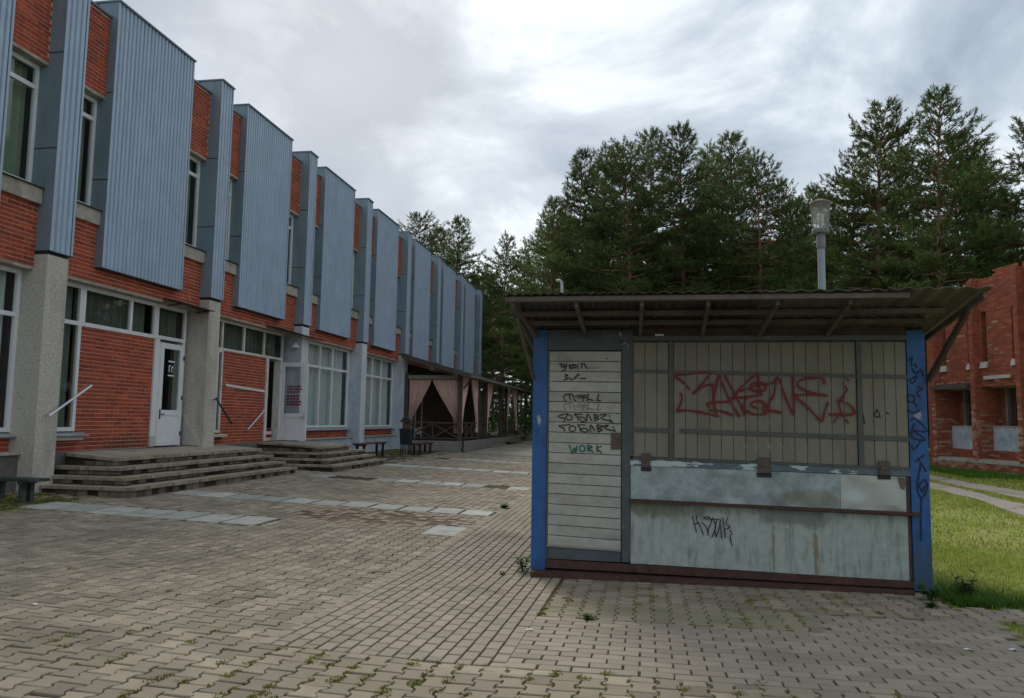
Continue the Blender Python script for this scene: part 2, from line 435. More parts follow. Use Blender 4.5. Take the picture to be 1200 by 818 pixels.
# ------------------------------------------------------------------ mesh helpers
class MB:
    def __init__(s):
        s.v, s.f, s.t = [], [], []
    def poly(s, pts, tint=0.):
        n = len(s.v)
        s.v.extend([tuple(p) for p in pts])
        s.f.append(tuple(range(n, n+len(pts))))
        s.t.append(tint)
    def hexa(s, p, tint=0., skip=()):
        """p: 8 corners, bottom ring then top ring"""
        n = len(s.v)
        s.v.extend([tuple(q) for q in p])
        fs = [(3, 2, 1, 0), (4, 5, 6, 7), (0, 1, 5, 4), (1, 2, 6, 5), (2, 3, 7, 6), (3, 0, 4, 7)]
        for i, q in enumerate(fs):
            if i in skip:
                continue
            s.f.append(tuple(n+k for k in q))
            s.t.append(tint)
        return s
    def box(s, x0, x1, y0, y1, z0, z1, tint=0., skip=()):
        x0, x1 = min(x0, x1), max(x0, x1)
        y0, y1 = min(y0, y1), max(y0, y1)
        z0, z1 = min(z0, z1), max(z0, z1)
        return s.hexa([(x0, y0, z0), (x1, y0, z0), (x1, y1, z0), (x0, y1, z0), (x0, y0, z1), (x1, y0, z1), (x1, y1, z1), (x0, y1, z1)], tint, skip)
    def bar(s, a, b, w, h, up=(0, 0, 1)):
        """a rectangular bar from a to b"""
        a, b = Vector(a), Vector(b)
        d = (b-a).normalized()
        u = Vector(up)
        r = d.cross(u)
        if r.length < 1e-4:
            r = d.cross(Vector((1, 0, 0)))
        r.normalize()
        u = r.cross(d)
        r, u = r*w/2, u*h/2
        return s.hexa([a-r-u, a+r-u, b+r-u, b-r-u, a-r+u, a+r+u, b+r+u, b-r+u])
    def tube(s, pts, rad, n=8, cap=True):
        pts = [Vector(p) for p in pts]
        if not hasattr(rad, '__len__'):
            rad = [rad]*len(pts)
        base = len(s.v)
        ref = None
        for i, p in enumerate(pts):
            d = (pts[min(i+1, len(pts)-1)]-pts[max(i-1, 0)]).normalized()
            if ref is None:
                ref = d.orthogonal().normalized()
            ref = (ref-d*ref.dot(d))
            ref = ref.normalized() if ref.length > 1e-5 else d.orthogonal().normalized()
            b = d.cross(ref)
            for k in range(n):
                a = 2*math.pi*k/n
                s.v.append(tuple(p+(ref*math.cos(a)+b*math.sin(a))*rad[i]))
        for i in range(len(pts)-1):
            for k in range(n):
                q = base+i*n
                s.f.append((q+k, q+(k+1) % n, q+n+(k+1) % n, q+n+k))
                s.t.append(0.)
        if cap:
            s.f.append(tuple(base+k for k in range(n))[::-1])
            s.t.append(0.)
            q = base+(len(pts)-1)*n
            s.f.append(tuple(q+k for k in range(n)))
            s.t.append(0.)
        return s
    def lathe(s, prof, c, n=16):
        """prof: (radius, z) pairs"""
        base = len(s.v)
        for r_, z in prof:
            for k in range(n):
                a = 2*math.pi*k/n
                s.v.append((c[0]+r_*math.cos(a), c[1]+r_*math.sin(a), z))
        for i in range(len(prof)-1):
            for k in range(n):
                q = base+i*n
                s.f.append((q+k, q+(k+1) % n, q+n+(k+1) % n, q+n+k))
                s.t.append(0.)
        s.f.append(tuple(base+k for k in range(n))[::-1]); s.t.append(0.)
        q = base+(len(prof)-1)*n
        s.f.append(tuple(q+k for k in range(n))); s.t.append(0.)
        return s
    def map(s, fn):
        s.v = [tuple(fn(*p)) for p in s.v]
        return s

def mesh_from(name, v, f, t=None):
    me = bpy.data.meshes.new(name)
    me.from_pydata(v, [], f)
    if t is not None and len(t) and max(t) > 0:
        a = me.attributes.new('tint', 'FLOAT', 'FACE')
        a.data.foreach_set('value', np.asarray(t, dtype=np.float32))
    me.update()
    return me
def mesh_np(name, V, F, t=None):
    """V (n,3), F (m,k) arrays of same-size faces"""
    me = bpy.data.meshes.new(name)
    m, k = F.shape
    me.vertices.add(len(V))
    me.vertices.foreach_set('co', V.astype(np.float32).ravel())
    me.loops.add(m*k)
    me.loops.foreach_set('vertex_index', F.astype(np.int32).ravel())
    me.polygons.add(m)
    me.polygons.foreach_set('loop_start', np.arange(0, m*k, k, dtype=np.int32))
    if t is not None:
        a = me.attributes.new('tint', 'FLOAT', 'FACE')
        a.data.foreach_set('value', np.asarray(t, dtype=np.float32))
    me.update()
    me.validate()
    return me

def wloc(o):
    v = Vector((0, 0, 0))
    while o is not None:
        v += o.location
        o = o.parent
    return v
def link(name, me, material, parent=None, loc=None, kind=None, label=None):
    o = bpy.data.objects.new(name, me)
    COL.objects.link(o)
    if material is not None and len(me.materials) == 0:
        me.materials.append(MATS[material])
    if loc is not None:
        o.location = loc
    if parent is not None:
        o.parent = parent
    if kind:
        o['kind'] = kind
    if label:
        o['label'] = label
    return o
def part(name, mb, material, parent, label=None, kind=None, smooth=False):
    """world-space mesh builder -> child mesh of parent"""
    w = wloc(parent) if parent is not None else Vector((0, 0, 0))
    v = [(x-w.x, y-w.y, z-w.z) for x, y, z in mb.v]
    me = mesh_from(name, v, mb.f, mb.t)
    if smooth:
        me.polygons.foreach_set('use_smooth', [True]*len(me.polygons))
    return link(name, me, material, parent, None, kind, label)
def thing(name, label, cat, loc, group=None):
    o = bpy.data.objects.new(name, None)
    COL.objects.link(o)
    o.empty_display_size = .3
    o.location = loc
    o['label'] = label
    o['category'] = cat
    if group:
        o['group'] = group
    return o
def tagged(o, label, cat, group=None):
    o['label'] = label
    o['category'] = cat
    if group:
        o['group'] = group
    return o
def box(*a):
    return MB().box(*a)

# ================================================================== GROUND
def sheet(name, x0, x1, y0, y1, nx, ny, dz, material, kind='structure', xs=None, ys=None):
    xs = np.linspace(x0, x1, nx) if xs is None else np.asarray(xs)
    ys = np.linspace(y0, y1, ny) if ys is None else np.asarray(ys)
    X, Y = np.meshgrid(xs, ys)
    Z = gv(X, Y)+dz
    V = np.stack([X, Y, Z], -1).reshape(-1, 3)
    nx, ny = len(xs), len(ys)
    i = np.arange(nx-1)[None, :]+nx*np.arange(ny-1)[:, None]
    F = np.stack([i, i+1, i+1+nx, i+nx], -1).reshape(-1, 4)
    return link(name, mesh_np(name, V, F), material, None, None, kind)
def gridline(*segs):
    return np.unique(np.concatenate([np.linspace(a, b, n) for a, b, n in segs]).round(3))
sheet('ground', 0, 0, 0, 0, 0, 0, -.05, 'earth', xs=gridline((-900, -40, 8), (-40, -12, 8), (-12, 14, 53), (14, 40, 9), (40, 900, 8)), ys=gridline((-300, -10, 6), (-10, 3, 8), (3, 10, 15), (10, 70, 31), (70, 1500, 10)))
plaza = sheet('plaza', 0, 0, 0, 0, 0, 0, -.012, 'joint_soil', xs=gridline((-10.6, -1.2, 20), (-1.2, 2.72, 6)), ys=gridline((-2, 3.5, 6), (3.5, 8, 10), (8, 31, 12)))
fp = sheet('far_pavement', 0, 0, 0, 0, 0, 0, -.004, 'far_paving', xs=gridline((-7.2, -1.2, 8), (-1.2, 2.5, 4)), ys=gridline((31, 68, 10)))
sheet('lawn', 0, 0, 0, 0, 0, 0, -.03, 'lawn_soil', xs=gridline((2.72, 30, 30)), ys=gridline((-4, 8, 20), (8, 60, 30)))

def strip_path(name, pts_l, pts_r, dz, material):
    mb = MB()
    n = 24
    def samp(p, t):
        k = t*(len(p)-1)
        i = min(int(k), len(p)-2)
        u = k-i
        return (p[i][0]*(1-u)+p[i+1][0]*u, p[i][1]*(1-u)+p[i+1][1]*u)
    rr = random.Random(3)
    a = [samp(pts_l, i/n) for i in range(n+1)]
    b = [samp(pts_r, i/n) for i in range(n+1)]
    a = [(x+rr.uniform(-.12, .12), y+rr.uniform(-.12, .12)) for x, y in a]
    b = [(x+rr.uniform(-.12, .12), y+rr.uniform(-.12, .12)) for x, y in b]
    for i in range(n):
        q = [a[i], b[i], b[i+1], a[i+1]]
        mb.poly([(x, y, g(x, y)+dz) for x, y in q])
    o = part(name, mb, material, None, kind='structure')
    return o
strip_path('gravel_path', [(6.3, 3), (6.7, 15.3), (7.3, 18.6), (7.25, 21.5), (7.0, 30), (6.0, 60)], [(7.6, 3), (7.85, 16.2), (7.95, 18.8), (8.05, 22.0), (8.1, 30), (8, 60)], -.018, 'gravel')
strip_path('gravel_path', [(7.9, 3), (8.3, 17.0), (8.45, 20.2), (8.35, 24.8), (8.2, 31), (8.1, 60)], [(9.4, 3), (9.5, 17.6), (9.5, 21.6), (9.1, 24.6), (9.4, 31), (9.5, 60)], -.017, 'gravel')

# ---- pavers: every stone is geometry; the largest 300 in view are parts of the plaza, the rest one stuff part
def prism_arrays(outline, h=.05, bev=.004, bevel=True):
    """stone with its top at z=0: V, quads list (as python faces)"""
    o = np.array(outline)
    n = len(o)
    ins = o*(1-bev/np.abs(o).max()*1.2)
    if bevel:
        V = np.vstack([np.c_[ins, np.zeros(n)], np.c_[o, np.full(n, -bev)], np.c_[o, np.full(n, -h)]])
        F = [tuple(range(n))]
        for r_ in range(2):
            for k in range(n):
                k2 = (k+1) % n
                F.append((r_*n+k, (r_+1)*n+k, (r_+1)*n+k2, r_*n+k2))
    else:
        V = np.vstack([np.c_[o, np.zeros(n)], np.c_[o, np.full(n, -.02)]])
        F = [tuple(range(n))]
        for k in range(n):
            k2 = (k+1) % n
            F.append((k, n+k, n+k2, k2))
    return V, F
W1, W0, HL = .0788, .0542, .0862
COIL = [(W1, -HL), (W1, -.058), (W0, -.032), (W0, .032), (W1, .058), (W1, HL), (-W1, HL), (-W1, .058), (-W0, .032), (-W0, -.032), (-W1, -.058), (-W1, -HL)]
BRY = [(.0440, -.0915), (.0440, .0915), (-.0440, .0915), (-.0440, -.0915)]
BRH = [(.0452, -.0450), (.0452, .0450), (-.0452, .0450), (-.0452, -.0450)]
CUT = [(.066, -.048), (.066, .048), (-.066, .048), (-.066, -.048)]
BRX = [(.0958, -.0512), (.0958, .0512), (-.0958, .0512), (-.0958, -.0512)]
SHAPES = {'coil': (COIL, 'paver'), 'by': (BRY, 'paver_straight'), 'bx': (BRX, 'paver_straight'), 'bh': (BRH, 'paver_straight'), 'cut': (CUT, 'paver'), 'xh': ([(.045, -.052), (.045, .052), (-.045, .052), (-.045, -.052)], 'paver_straight')}
stones = []     # (shape, x, y)
STRIPS = [(9.86, 10.62, -8.9, -5.2), (12.38, 13.02, -8.2, -2.46), (17.0, 17.7, -7.75, -2.5), (21.6, 22.3, -7.6, -1.0), (26.0, 26.7, -7.2, -1.0)]
SPARE = [(-2.97, -2.5, 10.2, 10.62), (-2.97, -2.5, 10.63, 11.05)]
KY0, KY1, KX0, KX1 = 8.12, 11.0, -1.14, 2.58
pr = random.Random(11)
def blocked(x, y):
    for a, b, c, d in STRIPS:
        if a-.03 < y < b+.03 and c < x < d:
            return True
    for a, b, c, d in SPARE:
        if a < x < b and c < y < d:
            return True
    if KX0 < x < KX1 and KY0 < y < KY1:
        return True
    if 11.75 < y < 17.6 and x < -8.35:    # under the steps
        return True
    if 18.5 < y < 22.2 and x < -7.7:
        return True
    if x < -8.75 and y < 11.6:                       # moss and soil round the bench
        return pr.random() < .75
    if x < -7.4 and 21.0 < y < 30.8:
        return pr.random() < (.95 if x < -8.0 else .45)
    if math.hypot((x+4.05)/1.2, (y-11.45)/.7) < 1:   # broken patch
        return pr.random() < .42
    return False
def zone(x, y):
    if 7.02 < y < 7.6 and 2.6 < x < 3.25+.5*math.sin(y*7)**2:
        return 'coil'
    if x > 2.66+.16*max(0, math.sin(y*3)):
        return None
    if x < -2.44:
        return 'coil'
    if y < 4.71:
        return 'coil'
    if x < -.85:
        return 'by' if y < 15.7 else 'coil'
    if y < 6.17 or (x > 1.32 and y < 6.95-.1*(x-1.32)):
        return 'bx'
    return 'coil'
P, ROW = .1450, .1880
ix0 = int(-10.5/P)
for i in range(ix0, int(3.7/P)+1):
    off = ROW/2 if i % 2 else 0
    for j in range(int(3.0/ROW), int(31/ROW)):
        x, y = i*P, j*ROW+off
        if zone(x, y) == 'coil' and not blocked(x, y):
            if y < 4.86 and y > 4.61 and x > -2.4:
                stones.append(('cut', x, 4.655))
                continue
            stones.append(('coil', x, y))
for i in range(16):
    x = -2.393+i*.1010
    yy = 4.81+(.1 if i % 2 else 0)
    if i % 2:
        stones.append(('bh', x, 4.76))
    while yy < 15.75:
        if not blocked(x, yy):
            stones.append(('by', x, yy))
        yy += .2
for j in range(22):
    y = 4.765+j*.1135
    x = -.735+(.1018 if j % 2 else 0)
    if j % 2 and y < 6.2:
        stones.append(('xh', -.786, y))
    while x < 2.8:
        if zone(x, y) == 'bx' and not blocked(x, y):
            stones.append(('bx', x, y))
        x += .2035
stones = [s_ for s_ in stones if not (s_[2] < 4.62 and s_[1] > -2.2 and pr.random() < .0)]
# size in the picture
def shown(x, y, z):
    p = proj(x, y, z)
    if p is None or not (-15 < p[0] < 1215 and -15 < p[1] < 833):
        return 0
    return (CAMZ-z)/p[2]**3
rank = sorted(range(len(stones)), key=lambda i: -shown(stones[i][1], stones[i][2], g(stones[i][1], stones[i][2])))
single = set(rank[:300])
shared = {}
for k, (ol, m_) in SHAPES.items():
    V, F = prism_arrays(ol)
    me = mesh_from('paver', [tuple(v) for v in V], F)
    me.materials.append(MATS[m_])
    shared[k] = me
bulk = {'paver': ([], [], []), 'paver_straight': ([], [], [])}
arr = {(k, b): prism_arrays(v[0], bevel=b) for k, v in SHAPES.items() for b in (True, False)}
for i, (k, x, y) in enumerate(stones):
    loose = .004 if y < 4.9 or (x < -2.44) else .0018
    if math.hypot((x+4.05)/1.5, (y-11.45)/.9) < 1:
        loose = .010
    z = g(x, y)+pr.uniform(-1, 1)*loose*.7
    rot = pr.gauss(0, .022 if loose > .003 else .008)
    jx, jy = pr.gauss(0, loose*.6), pr.gauss(0, loose*.6)
    tx, ty = pr.gauss(0, .012 if loose > .003 else .005), pr.gauss(0, .012 if loose > .003 else .005)
    if x < -1.2:
        tx -= .032
    if y < 8:
        ty -= .038
    if i in single:
        o = link('paver', shared[k], None, plaza, (x+jx, y+jy, z))
        o.rotation_euler = (math.atan(ty), -math.atan(tx), rot)
    else:
        V, F = arr[(k, y < 11)]
        c, s_ = math.cos(rot), math.sin(rot)
        X = V[:, 0]*c-V[:, 1]*s_
        Y = V[:, 0]*s_+V[:, 1]*c
        Z = V[:, 2]+X*tx+Y*ty
        bv, bf, bt = bulk[SHAPES[k][1]]
        n = len(bv)
        bv.extend(zip((X+x+jx).tolist(), (Y+y+jy).tolist(), (Z+z).tolist()))
        tt = pr.uniform(.001, 1)
        for f in F:
            bf.append(tuple(n+q for q in f))
            bt.append(tt)
for m_, (bv, bf, bt) in bulk.items():
    link('paving', mesh_from('paving', bv, bf, bt), m_, plaza, None, 'stuff')
# light concrete slabs
def slab(x0, x1, y0, y1):
    mb = MB()
    dz = pr.uniform(-.003, .006)
    cx, cy = (x0+x1)/2, (y0+y1)/2
    def zz(x, y):
        return g(x, y)+.003+dz
    b = .006
    top = [(x0+b, y0+b), (x1-b, y0+b), (x1-b, y1-b), (x0+b, y1-b)]
    oth = [(x0, y0), (x1, y0), (x1, y1), (x0, y1)]
    mb.poly([(x, y, zz(x, y)) for x, y in top])
    for k in range(4):
        a, c = top[k], top[(k+1) % 4]
        d, e_ = oth[k], oth[(k+1) % 4]
        mb.poly([(d[0], d[1], zz(*d)-b), (e_[0], e_[1], zz(*e_)-b), (c[0], c[1], zz(*c)), (a[0], a[1], zz(*a))])
        mb.poly([(d[0], d[1], zz(*d)-.06), (e_[0], e_[1], zz(*e_)-.06), (e_[0], e_[1], zz(*e_)-b), (d[0], d[1], zz(*d)-b)])
    part('slab', mb, 'slab', plaza)
for si, (a, b, c, d) in enumerate(STRIPS):
    n = round((d-c)/.53)
    for k in range(n):
        if si >= 2 and pr.random() < .18:
            continue
        x0 = c+(d-c)*k/n
        slab(x0+.028, x0+(d-c)/n-.028, a+.01+pr.uniform(-.01, .01), b-.01+pr.uniform(-.01, .01))
for a, b, c, d in SPARE:
    slab(a, b, c, d)
# far cross strips, beyond the single stones
for y0 in (30.9+.6, 36.2, 41.0):
    mb = MB()
    for k in range(9):
        x0 = -6.8+k*.62
        mb.poly([(x, y, g(x, y)+.004) for x, y in [(x0, y0), (x0+.6, y0), (x0+.6, y0+.7), (x0, y0+.7)]])
    part('slab', mb, 'slab', fp)

# ---- moss in the joints, litter
mv, mf, mt_ = [], [], []
def tuft(x, y, r_, h, nb, spread=.5):
    for _ in range(nb):
        a = pr.uniform(0, 6.28)
        d = r_*math.sqrt(pr.random())
        bx, by = x+d*math.cos(a), y+d*math.sin(a)
        bz = g(bx, by)-.008
        hh = h*pr.uniform(.5, 1.2)
        w = .004+.1*h
        a2 = pr.uniform(0, 6.28)
        n = len(mv)
        mv.extend([(bx-w*math.sin(a2), by+w*math.cos(a2), bz), (bx+w*math.sin(a2), by-w*math.cos(a2), bz), (bx+spread*hh*math.cos(a2), by+spread*hh*math.sin(a2), bz+hh)])
        mf.append((n, n+1, n+2))
        mt_.append(pr.uniform(.001, 1))
for i in range(ix0, int(2.8/P)+1):
    for j in range(int(3.4/.094), int(8.2/.094)):
        x, y = (i+.5)*P, j*.094
        if zone(x, y) != 'coil':
            continue
        dens = .85 if y < 4.85 and x > -2.6 else (.62 if y > 6.1 and x > -.8 else .10 if y < 7 else .05)
        if x < -2.6 and y < 4.85:
            dens = .22
        cl = math.sin(x*5.1+1.3*math.sin(y*3))*math.sin(y*6.3+x*2)
        if pr.random() < dens*(.35+.9*max(0, cl)):
            tuft(x, y, .028, .017, 22)
            if pr.random() < (.6 if y < 4.7 else .25):
                tuft(x+pr.uniform(-.03, .03), y+pr.uniform(-.05, .05), .045, .020, 46)
for _ in range(240):      # mossy ground at the foot of the building and by the bench
    if pr.random() < .5:
        x, y = pr.uniform(-10.2, -8.6), pr.uniform(8.2, 11.5)
    else:
        x, y = pr.uniform(-9.9, -7.6), pr.uniform(21.2, 30.8)
    tuft(x, y, .16, .03, 26, .9)
link('moss', mesh_from('moss', mv, mf, mt_), 'moss', None, None, 'stuff')
for sx, sy, lab in ((-.81, 5.68, 'small white paper scrap on the brick paving in front of the kiosk door'), (2.2, 5.9, 'white paper scrap on the paving near the lawn corner'), (2.52, 5.98, 'white torn paper scrap nearest the grass edge'), (-4.37, 5.07, 'tiny white scrap on the wavy paving at far left')):
    mb = MB()
    q = [(-.028, -.012, .004), (.0, -.016, .012), (.03, -.008, .005), (.026, .014, .004), (-.004, .018, .010), (-.03, .01, .004)]
    z = g(sx, sy)+.002
    mb.poly([(sx+a, sy+b, z+c) for a, b, c in q])
    mb.poly([(sx+a, sy+b, z+c-.0015) for a, b, c in q[::-1]])
    for k in range(6):
        a, b = q[k], q[(k+1) % 6]
        mb.poly([(sx+a[0], sy+a[1], z+a[2]-.0015), (sx+b[0], sy+b[1], z+b[2]-.0015), (sx+b[0], sy+b[1], z+b[2]), (sx+a[0], sy+a[1], z+a[2])])
    o = part('paper_scrap', mb, 'white_pipe', None)
    tagged(o, lab, 'litter')

# ---- lawn grass, one mass
def blades(name, pts, hmin, hmax, w, material, kind='stuff', lean=.6):
    n = len(pts)
    pts = np.asarray(pts)
    h = RNG.uniform(hmin, hmax, n)
    a = RNG.uniform(0, 2*np.pi, n)
    ln = RNG.uniform(.1, lean, n)*h
    wd = w*RNG.uniform(.7, 1.4, n)
    bx, by = pts[:, 0], pts[:, 1]
    bz = gv(bx, by)-.03
    ca, sa = np.cos(a), np.sin(a)
    V = np.zeros((n, 3, 3))
    V[:, 0] = np.c_[bx-wd*sa, by+wd*ca, bz]
    V[:, 1] = np.c_[bx+wd*sa, by-wd*ca, bz]
    V[:, 2] = np.c_[bx+ln*ca, by+ln*sa, bz+h]
    F = np.arange(3*n).reshape(n, 3)
    return link(name, mesh_np(name, V.reshape(-1, 3), F, RNG.uniform(.001, 1, n)), material, None, None, kind)
def onpath(x, y):
    def inside(l, r_):
        xl = np.interp(y, [p[1] for p in l], [p[0] for p in l])
        xr = np.interp(y, [p[1] for p in r_], [p[0] for p in r_])
        return (x > xl) & (x < xr)
    a = inside([(6.3, 3), (6.7, 15.3), (7.3, 18.6), (7.25, 21.5), (7.0, 30)], [(7.6, 3), (7.85, 16.2), (7.95, 18.8), (8.05, 22.0), (8.1, 30)])
    b = inside([(7.9, 3), (8.3, 17.0), (8.45, 20.2), (8.35, 24.8), (8.2, 31)], [(9.4, 3), (9.5, 17.6), (9.5, 21.6), (9.1, 24.6), (9.4, 31)])
    return a | b
def lawn_pts(n, x0, x1, y0, y1, edge=True):
    x = RNG.uniform(x0, x1, n)
    y = RNG.uniform(y0, y1, n)
    k = ~onpath(x, y)
    if edge:
        k &= ~((y < 7.62+.12*np.sin(x*9)) & (x > 2.6) & ~((y < 7.15) & (x > 2.72+.12*np.sin(y*11)) ))
    # thin and bare places
    f = np.sin(x*1.7+np.sin(y*1.3)*1.4)*np.sin(y*1.1+x*.6)
    k &= RNG.uniform(0, 1, n) < .62+.4*f
    return np.c_[x, y][k]
a = np.vstack([lawn_pts(60000, 2.68, 6.5, 6.0, 11.5), lawn_pts(30000, 2.75, 8.5, 1.0, 6.0, False), lawn_pts(20000, 6.5, 12, 6.0, 11.5)])
b = lawn_pts(52000, 2.7, 11, 11.5, 20)
c = lawn_pts(46000, 4, 17, 20, 33)
blades('grass', np.vstack([a]), .015, .05, .0042, 'grass_blade')
blades('grass', np.vstack([b]), .025, .06, .009, 'grass_blade')
blades('grass', np.vstack([c]), .03, .08, .020, 'grass_blade')
q = np.c_[2.80+np.abs(RNG.normal(0, .36, 2600)), 7.72+np.abs(RNG.normal(0, .34, 2600))]
blades('grass', q, .04, .12, .006, 'grass_lush', lean=1.2)
q = np.c_[RNG.uniform(10.0, 15, 9000), RNG.uniform(26, 31.4, 9000)]
q = q[(q[:, 1] < 31.6-(q[:, 0]-10.8)*1.0)]
blades('grass', q, .06, .2, .02, 'grass_lush')

# ---- weeds at the kiosk's corners
def weed(name, x, y, n, h, size, label, seed):
    rr = random.Random(seed)
    o = thing(name, label, 'plant', (x, y, g(x, y)-.01))
    st, lf = MB(), MB()
    z0 = g(x, y)-.01
    for i in range(n):
        a = rr.uniform(0, 6.28)
        hh = h*rr.uniform(.5, 1)
        tip = Vector((x+hh*.55*math.cos(a), y+hh*.55*math.sin(a), z0+hh))
        mid = Vector((x+hh*.2*math.cos(a), y+hh*.2*math.sin(a), z0+hh*.6))
        st.tube([(x+.01*math.cos(a), y+.01*math.sin(a), z0), mid, tip], [.004, .003, .0015], 5)
        for k in range(7):
            u = rr.uniform(.25, 1)
            p = (Vector((x, y, z0)).lerp(mid, u/.6) if u < .6 else mid.lerp(tip, (u-.6)/.4))
            b = a+rr.uniform(-1.9, 1.9)
            d = Vector((math.cos(b), math.sin(b), rr.uniform(-.1, .5))).normalized()
            l = size*rr.uniform(.6, 1.2)
            s_ = d.cross(Vector((0, 0, 1))).normalized()*l*.28
            up = Vector((0, 0, l*.12))
            tt = rr.uniform(.001, 1)
            lf.poly([p, p+d*l*.45+s_-up*.3, p+d*l-up], tt)
            lf.poly([p, p+d*l-up, p+d*l*.45-s_-up*.3], tt)
    part('stem', st, 'weed_leaf', o)
    part('leaf', lf, 'weed_leaf', o, kind='stuff')
    return o
weed('weed', -1.27, 8.32, 9, .20, .075, 'leafy green weed growing at the kiosk corner beside the door', 5)
weed('weed', 2.62, 7.86, 14, .17, .075, 'low dark green weed clump at the foot of the graffitied blue post', 6)
weed('weed', 2.50, 7.48, 7, .07, .06, 'small flat weed growing in the paving below the blue post', 8)
weed('weed', 2.98, 8.0, 14, .26, .08, 'tallest leafy weed at the lawn edge beside the kiosk', 9)
weed('weed', -.42, 6.18, 8, .05, .05, 'small grass tuft sprouting in the paving before the kiosk door', 10)
weed('weed', -1.45, 8.05, 5, .04, .04, 'tiny weed sprout in the straight brick paving left of the kiosk', 12)
weed('weed', -2.42, 13.6, 18, .08, .09, 'mossy weed clump at the end of the second pale slab strip', 13)

# ================================================================== KIOSK
K = thing('kiosk', 'shuttered old market kiosk with graffiti and blue corner posts under a corrugated canopy', 'kiosk', (.8, 9.5, 0))
KF = 8.20                     # front plane
KB = 10.75
def droop(x):                 # the front has sagged a little to the right
    return -.018*max(0, x)
part('base_beam', MB().hexa([(-1.15, KF-.17, -.06), (2.57, KF-.11, -.06), (2.57, KB, -.06), (-1.15, KB, -.06), (-1.15, KF-.17, .052), (2.57, KF-.11, .030), (2.57, KB, .030), (-1.15, KB, .052)]), 'rust', K, 'dark rusty lower beam')
part('base_channel', MB().hexa([(-1.02, KF-.02, .075), (2.585, KF-.02, .043), (2.585, KF+.06, .043), (-1.02, KF+.06, .075), (-1.02, KF-.02, .158), (2.585, KF-.02, .112), (2.585, KF+.06, .112), (-1.02, KF+.06, .158)]), 'rust', K)
part('floor', box(-1.12, 2.70, KF+.07, KB-.03, .055, .14), 'dark_wood', K)
part('corner_post', box(-1.172, -1.02, KF-.012, KF+.12, .022, 2.585), 'blue_paint', K)
bp_ = part('corner_post', box(2.592, 2.762, KF-.012, KF+.12, .022, 2.565), 'blue_paint', K)
part('corner_post', box(-1.172, -1.02, KB-.12, KB, .022, 2.14), 'blue_paint', K)
part('corner_post', box(2.592, 2.762, KB-.12, KB, .022, 2.14), 'blue_paint', K)
for sx in (-1.150, 2.712):
    mb = MB()
    mb.hexa([(sx, KF+.125, .06), (sx+.03, KF+.125, .06), (sx+.03, KB-.125, .06), (sx, KB-.125, .06), (sx, KF+.125, 2.56), (sx+.03, KF+.125, 2.56), (sx+.03, KB-.125, 2.13), (sx, KB-.125, 2.13)])
    part('side_wall', mb, 'blue_paint', K)
part('rear_wall', box(-1.015, 2.587, KB-.06, KB-.02, .06, 2.13), 'grey_paint', K)
part('inner_lining', box(-1.01, 2.58, KF+.062, KF+.075, .16, 2.58), 'dark_wood', K)
# door
D = part('door', MB().box(-1.018, -.998, KF-.004, KF+.05, .16, 2.36).box(-.2295, -.2275, KF-.004, KF+.05, .16, 2.36).box(-.998, -.2295, KF+.022, KF+.05, .165, 2.36), 'grey_paint', K)
sz0, nsl = .305, 19
sh = (2.358-sz0)/nsl
rr = random.Random(2)
for i in range(nsl):
    z0 = sz0+i*sh
    zt = z0+sh-.006
    b = .003
    x0, x1 = -.996, -.232
    lft = -.012 if i < 2 else 0
    mb = MB()
    yf = KF-.003+rr.uniform(-.0015, .0015)
    tl = (.03 if i == 0 else rr.uniform(-.002, .002))
    def zz(x, z):
        return z - (x-x0)/(x1-x0)*.028*(1-i/nsl)
    mb.hexa([(x0, yf+b, zz(x0, z0)), (x1, yf+b, zz(x1, z0)), (x1, yf+.02, zz(x1, z0)), (x0, yf+.02, zz(x0, z0)), (x0, yf+b, zz(x0, zt)), (x1, yf+b, zz(x1, zt)), (x1, yf+.02, zz(x1, zt)), (x0, yf+.02, zz(x0, zt))], skip=(2,))
    fr = [(x0+b, yf, zz(x0, z0)+b), (x1-b, yf, zz(x1, z0)+b), (x1-b, yf, zz(x1, zt)-b), (x0+b, yf, zz(x0, zt)-b)]
    bk = [(x0, yf+b, zz(x0, z0)), (x1, yf+b, zz(x1, z0)), (x1, yf+b, zz(x1, zt)), (x0, yf+b, zz(x0, zt))]
    mb.poly(fr)
    for k in range(4):
        mb.poly([bk[k], bk[(k+1) % 4], fr[(k+1) % 4], fr[k]])
    part('slat', mb, 'door_slat_paint', D)
part('kick_plate', MB().hexa([(-.992, KF+.003, .165), (-.234, KF+.003, .162), (-.234, KF+.021, .162), (-.992, KF+.021, .165), (-.992, KF+.003, .285), (-.234, KF+.003, .262), (-.234, KF+.021, .262), (-.992, KF+.021, .285)]), 'grey_paint', D)
part('draught_strip', MB().hexa([(-1.0, KF-.012, .292), (-.232, KF-.012, .268), (-.232, KF+.0, .268), (-1.0, KF+.0, .292), (-1.0, KF-.012, .315), (-.232, KF-.012, .285), (-.232, KF+.0, .285), (-1.0, KF+.0, .315)]), 'grey_wood', D)
part('lock_plate', MB().box(-.338, -.234, KF-.011, KF-.0075, 1.318, 1.495).box(-.29, -.255, KF-.017, KF-.011, 1.40, 1.45), 'rust_plate', D)
part('keyhole', MB().tube([(-.262, KF-.0175, 1.425), (-.262, KF-.019, 1.425)], .012, 8), 'black_paint', D)
part('door_header', box(-1.018, -.2275, KF+.0, KF+.04, 2.366, 2.585), 'grey_paint', K)
part('door_post', box(-.2225, -.137, KF-.014, KF+.05, .165, 2.585), 'grey_paint', K)
part('service_flap', MB().box(.12, .21, KF-.019, KF-.004, 2.475, 2.535), 'zinc_bright', K, 'small pale metal tag above the shutters')
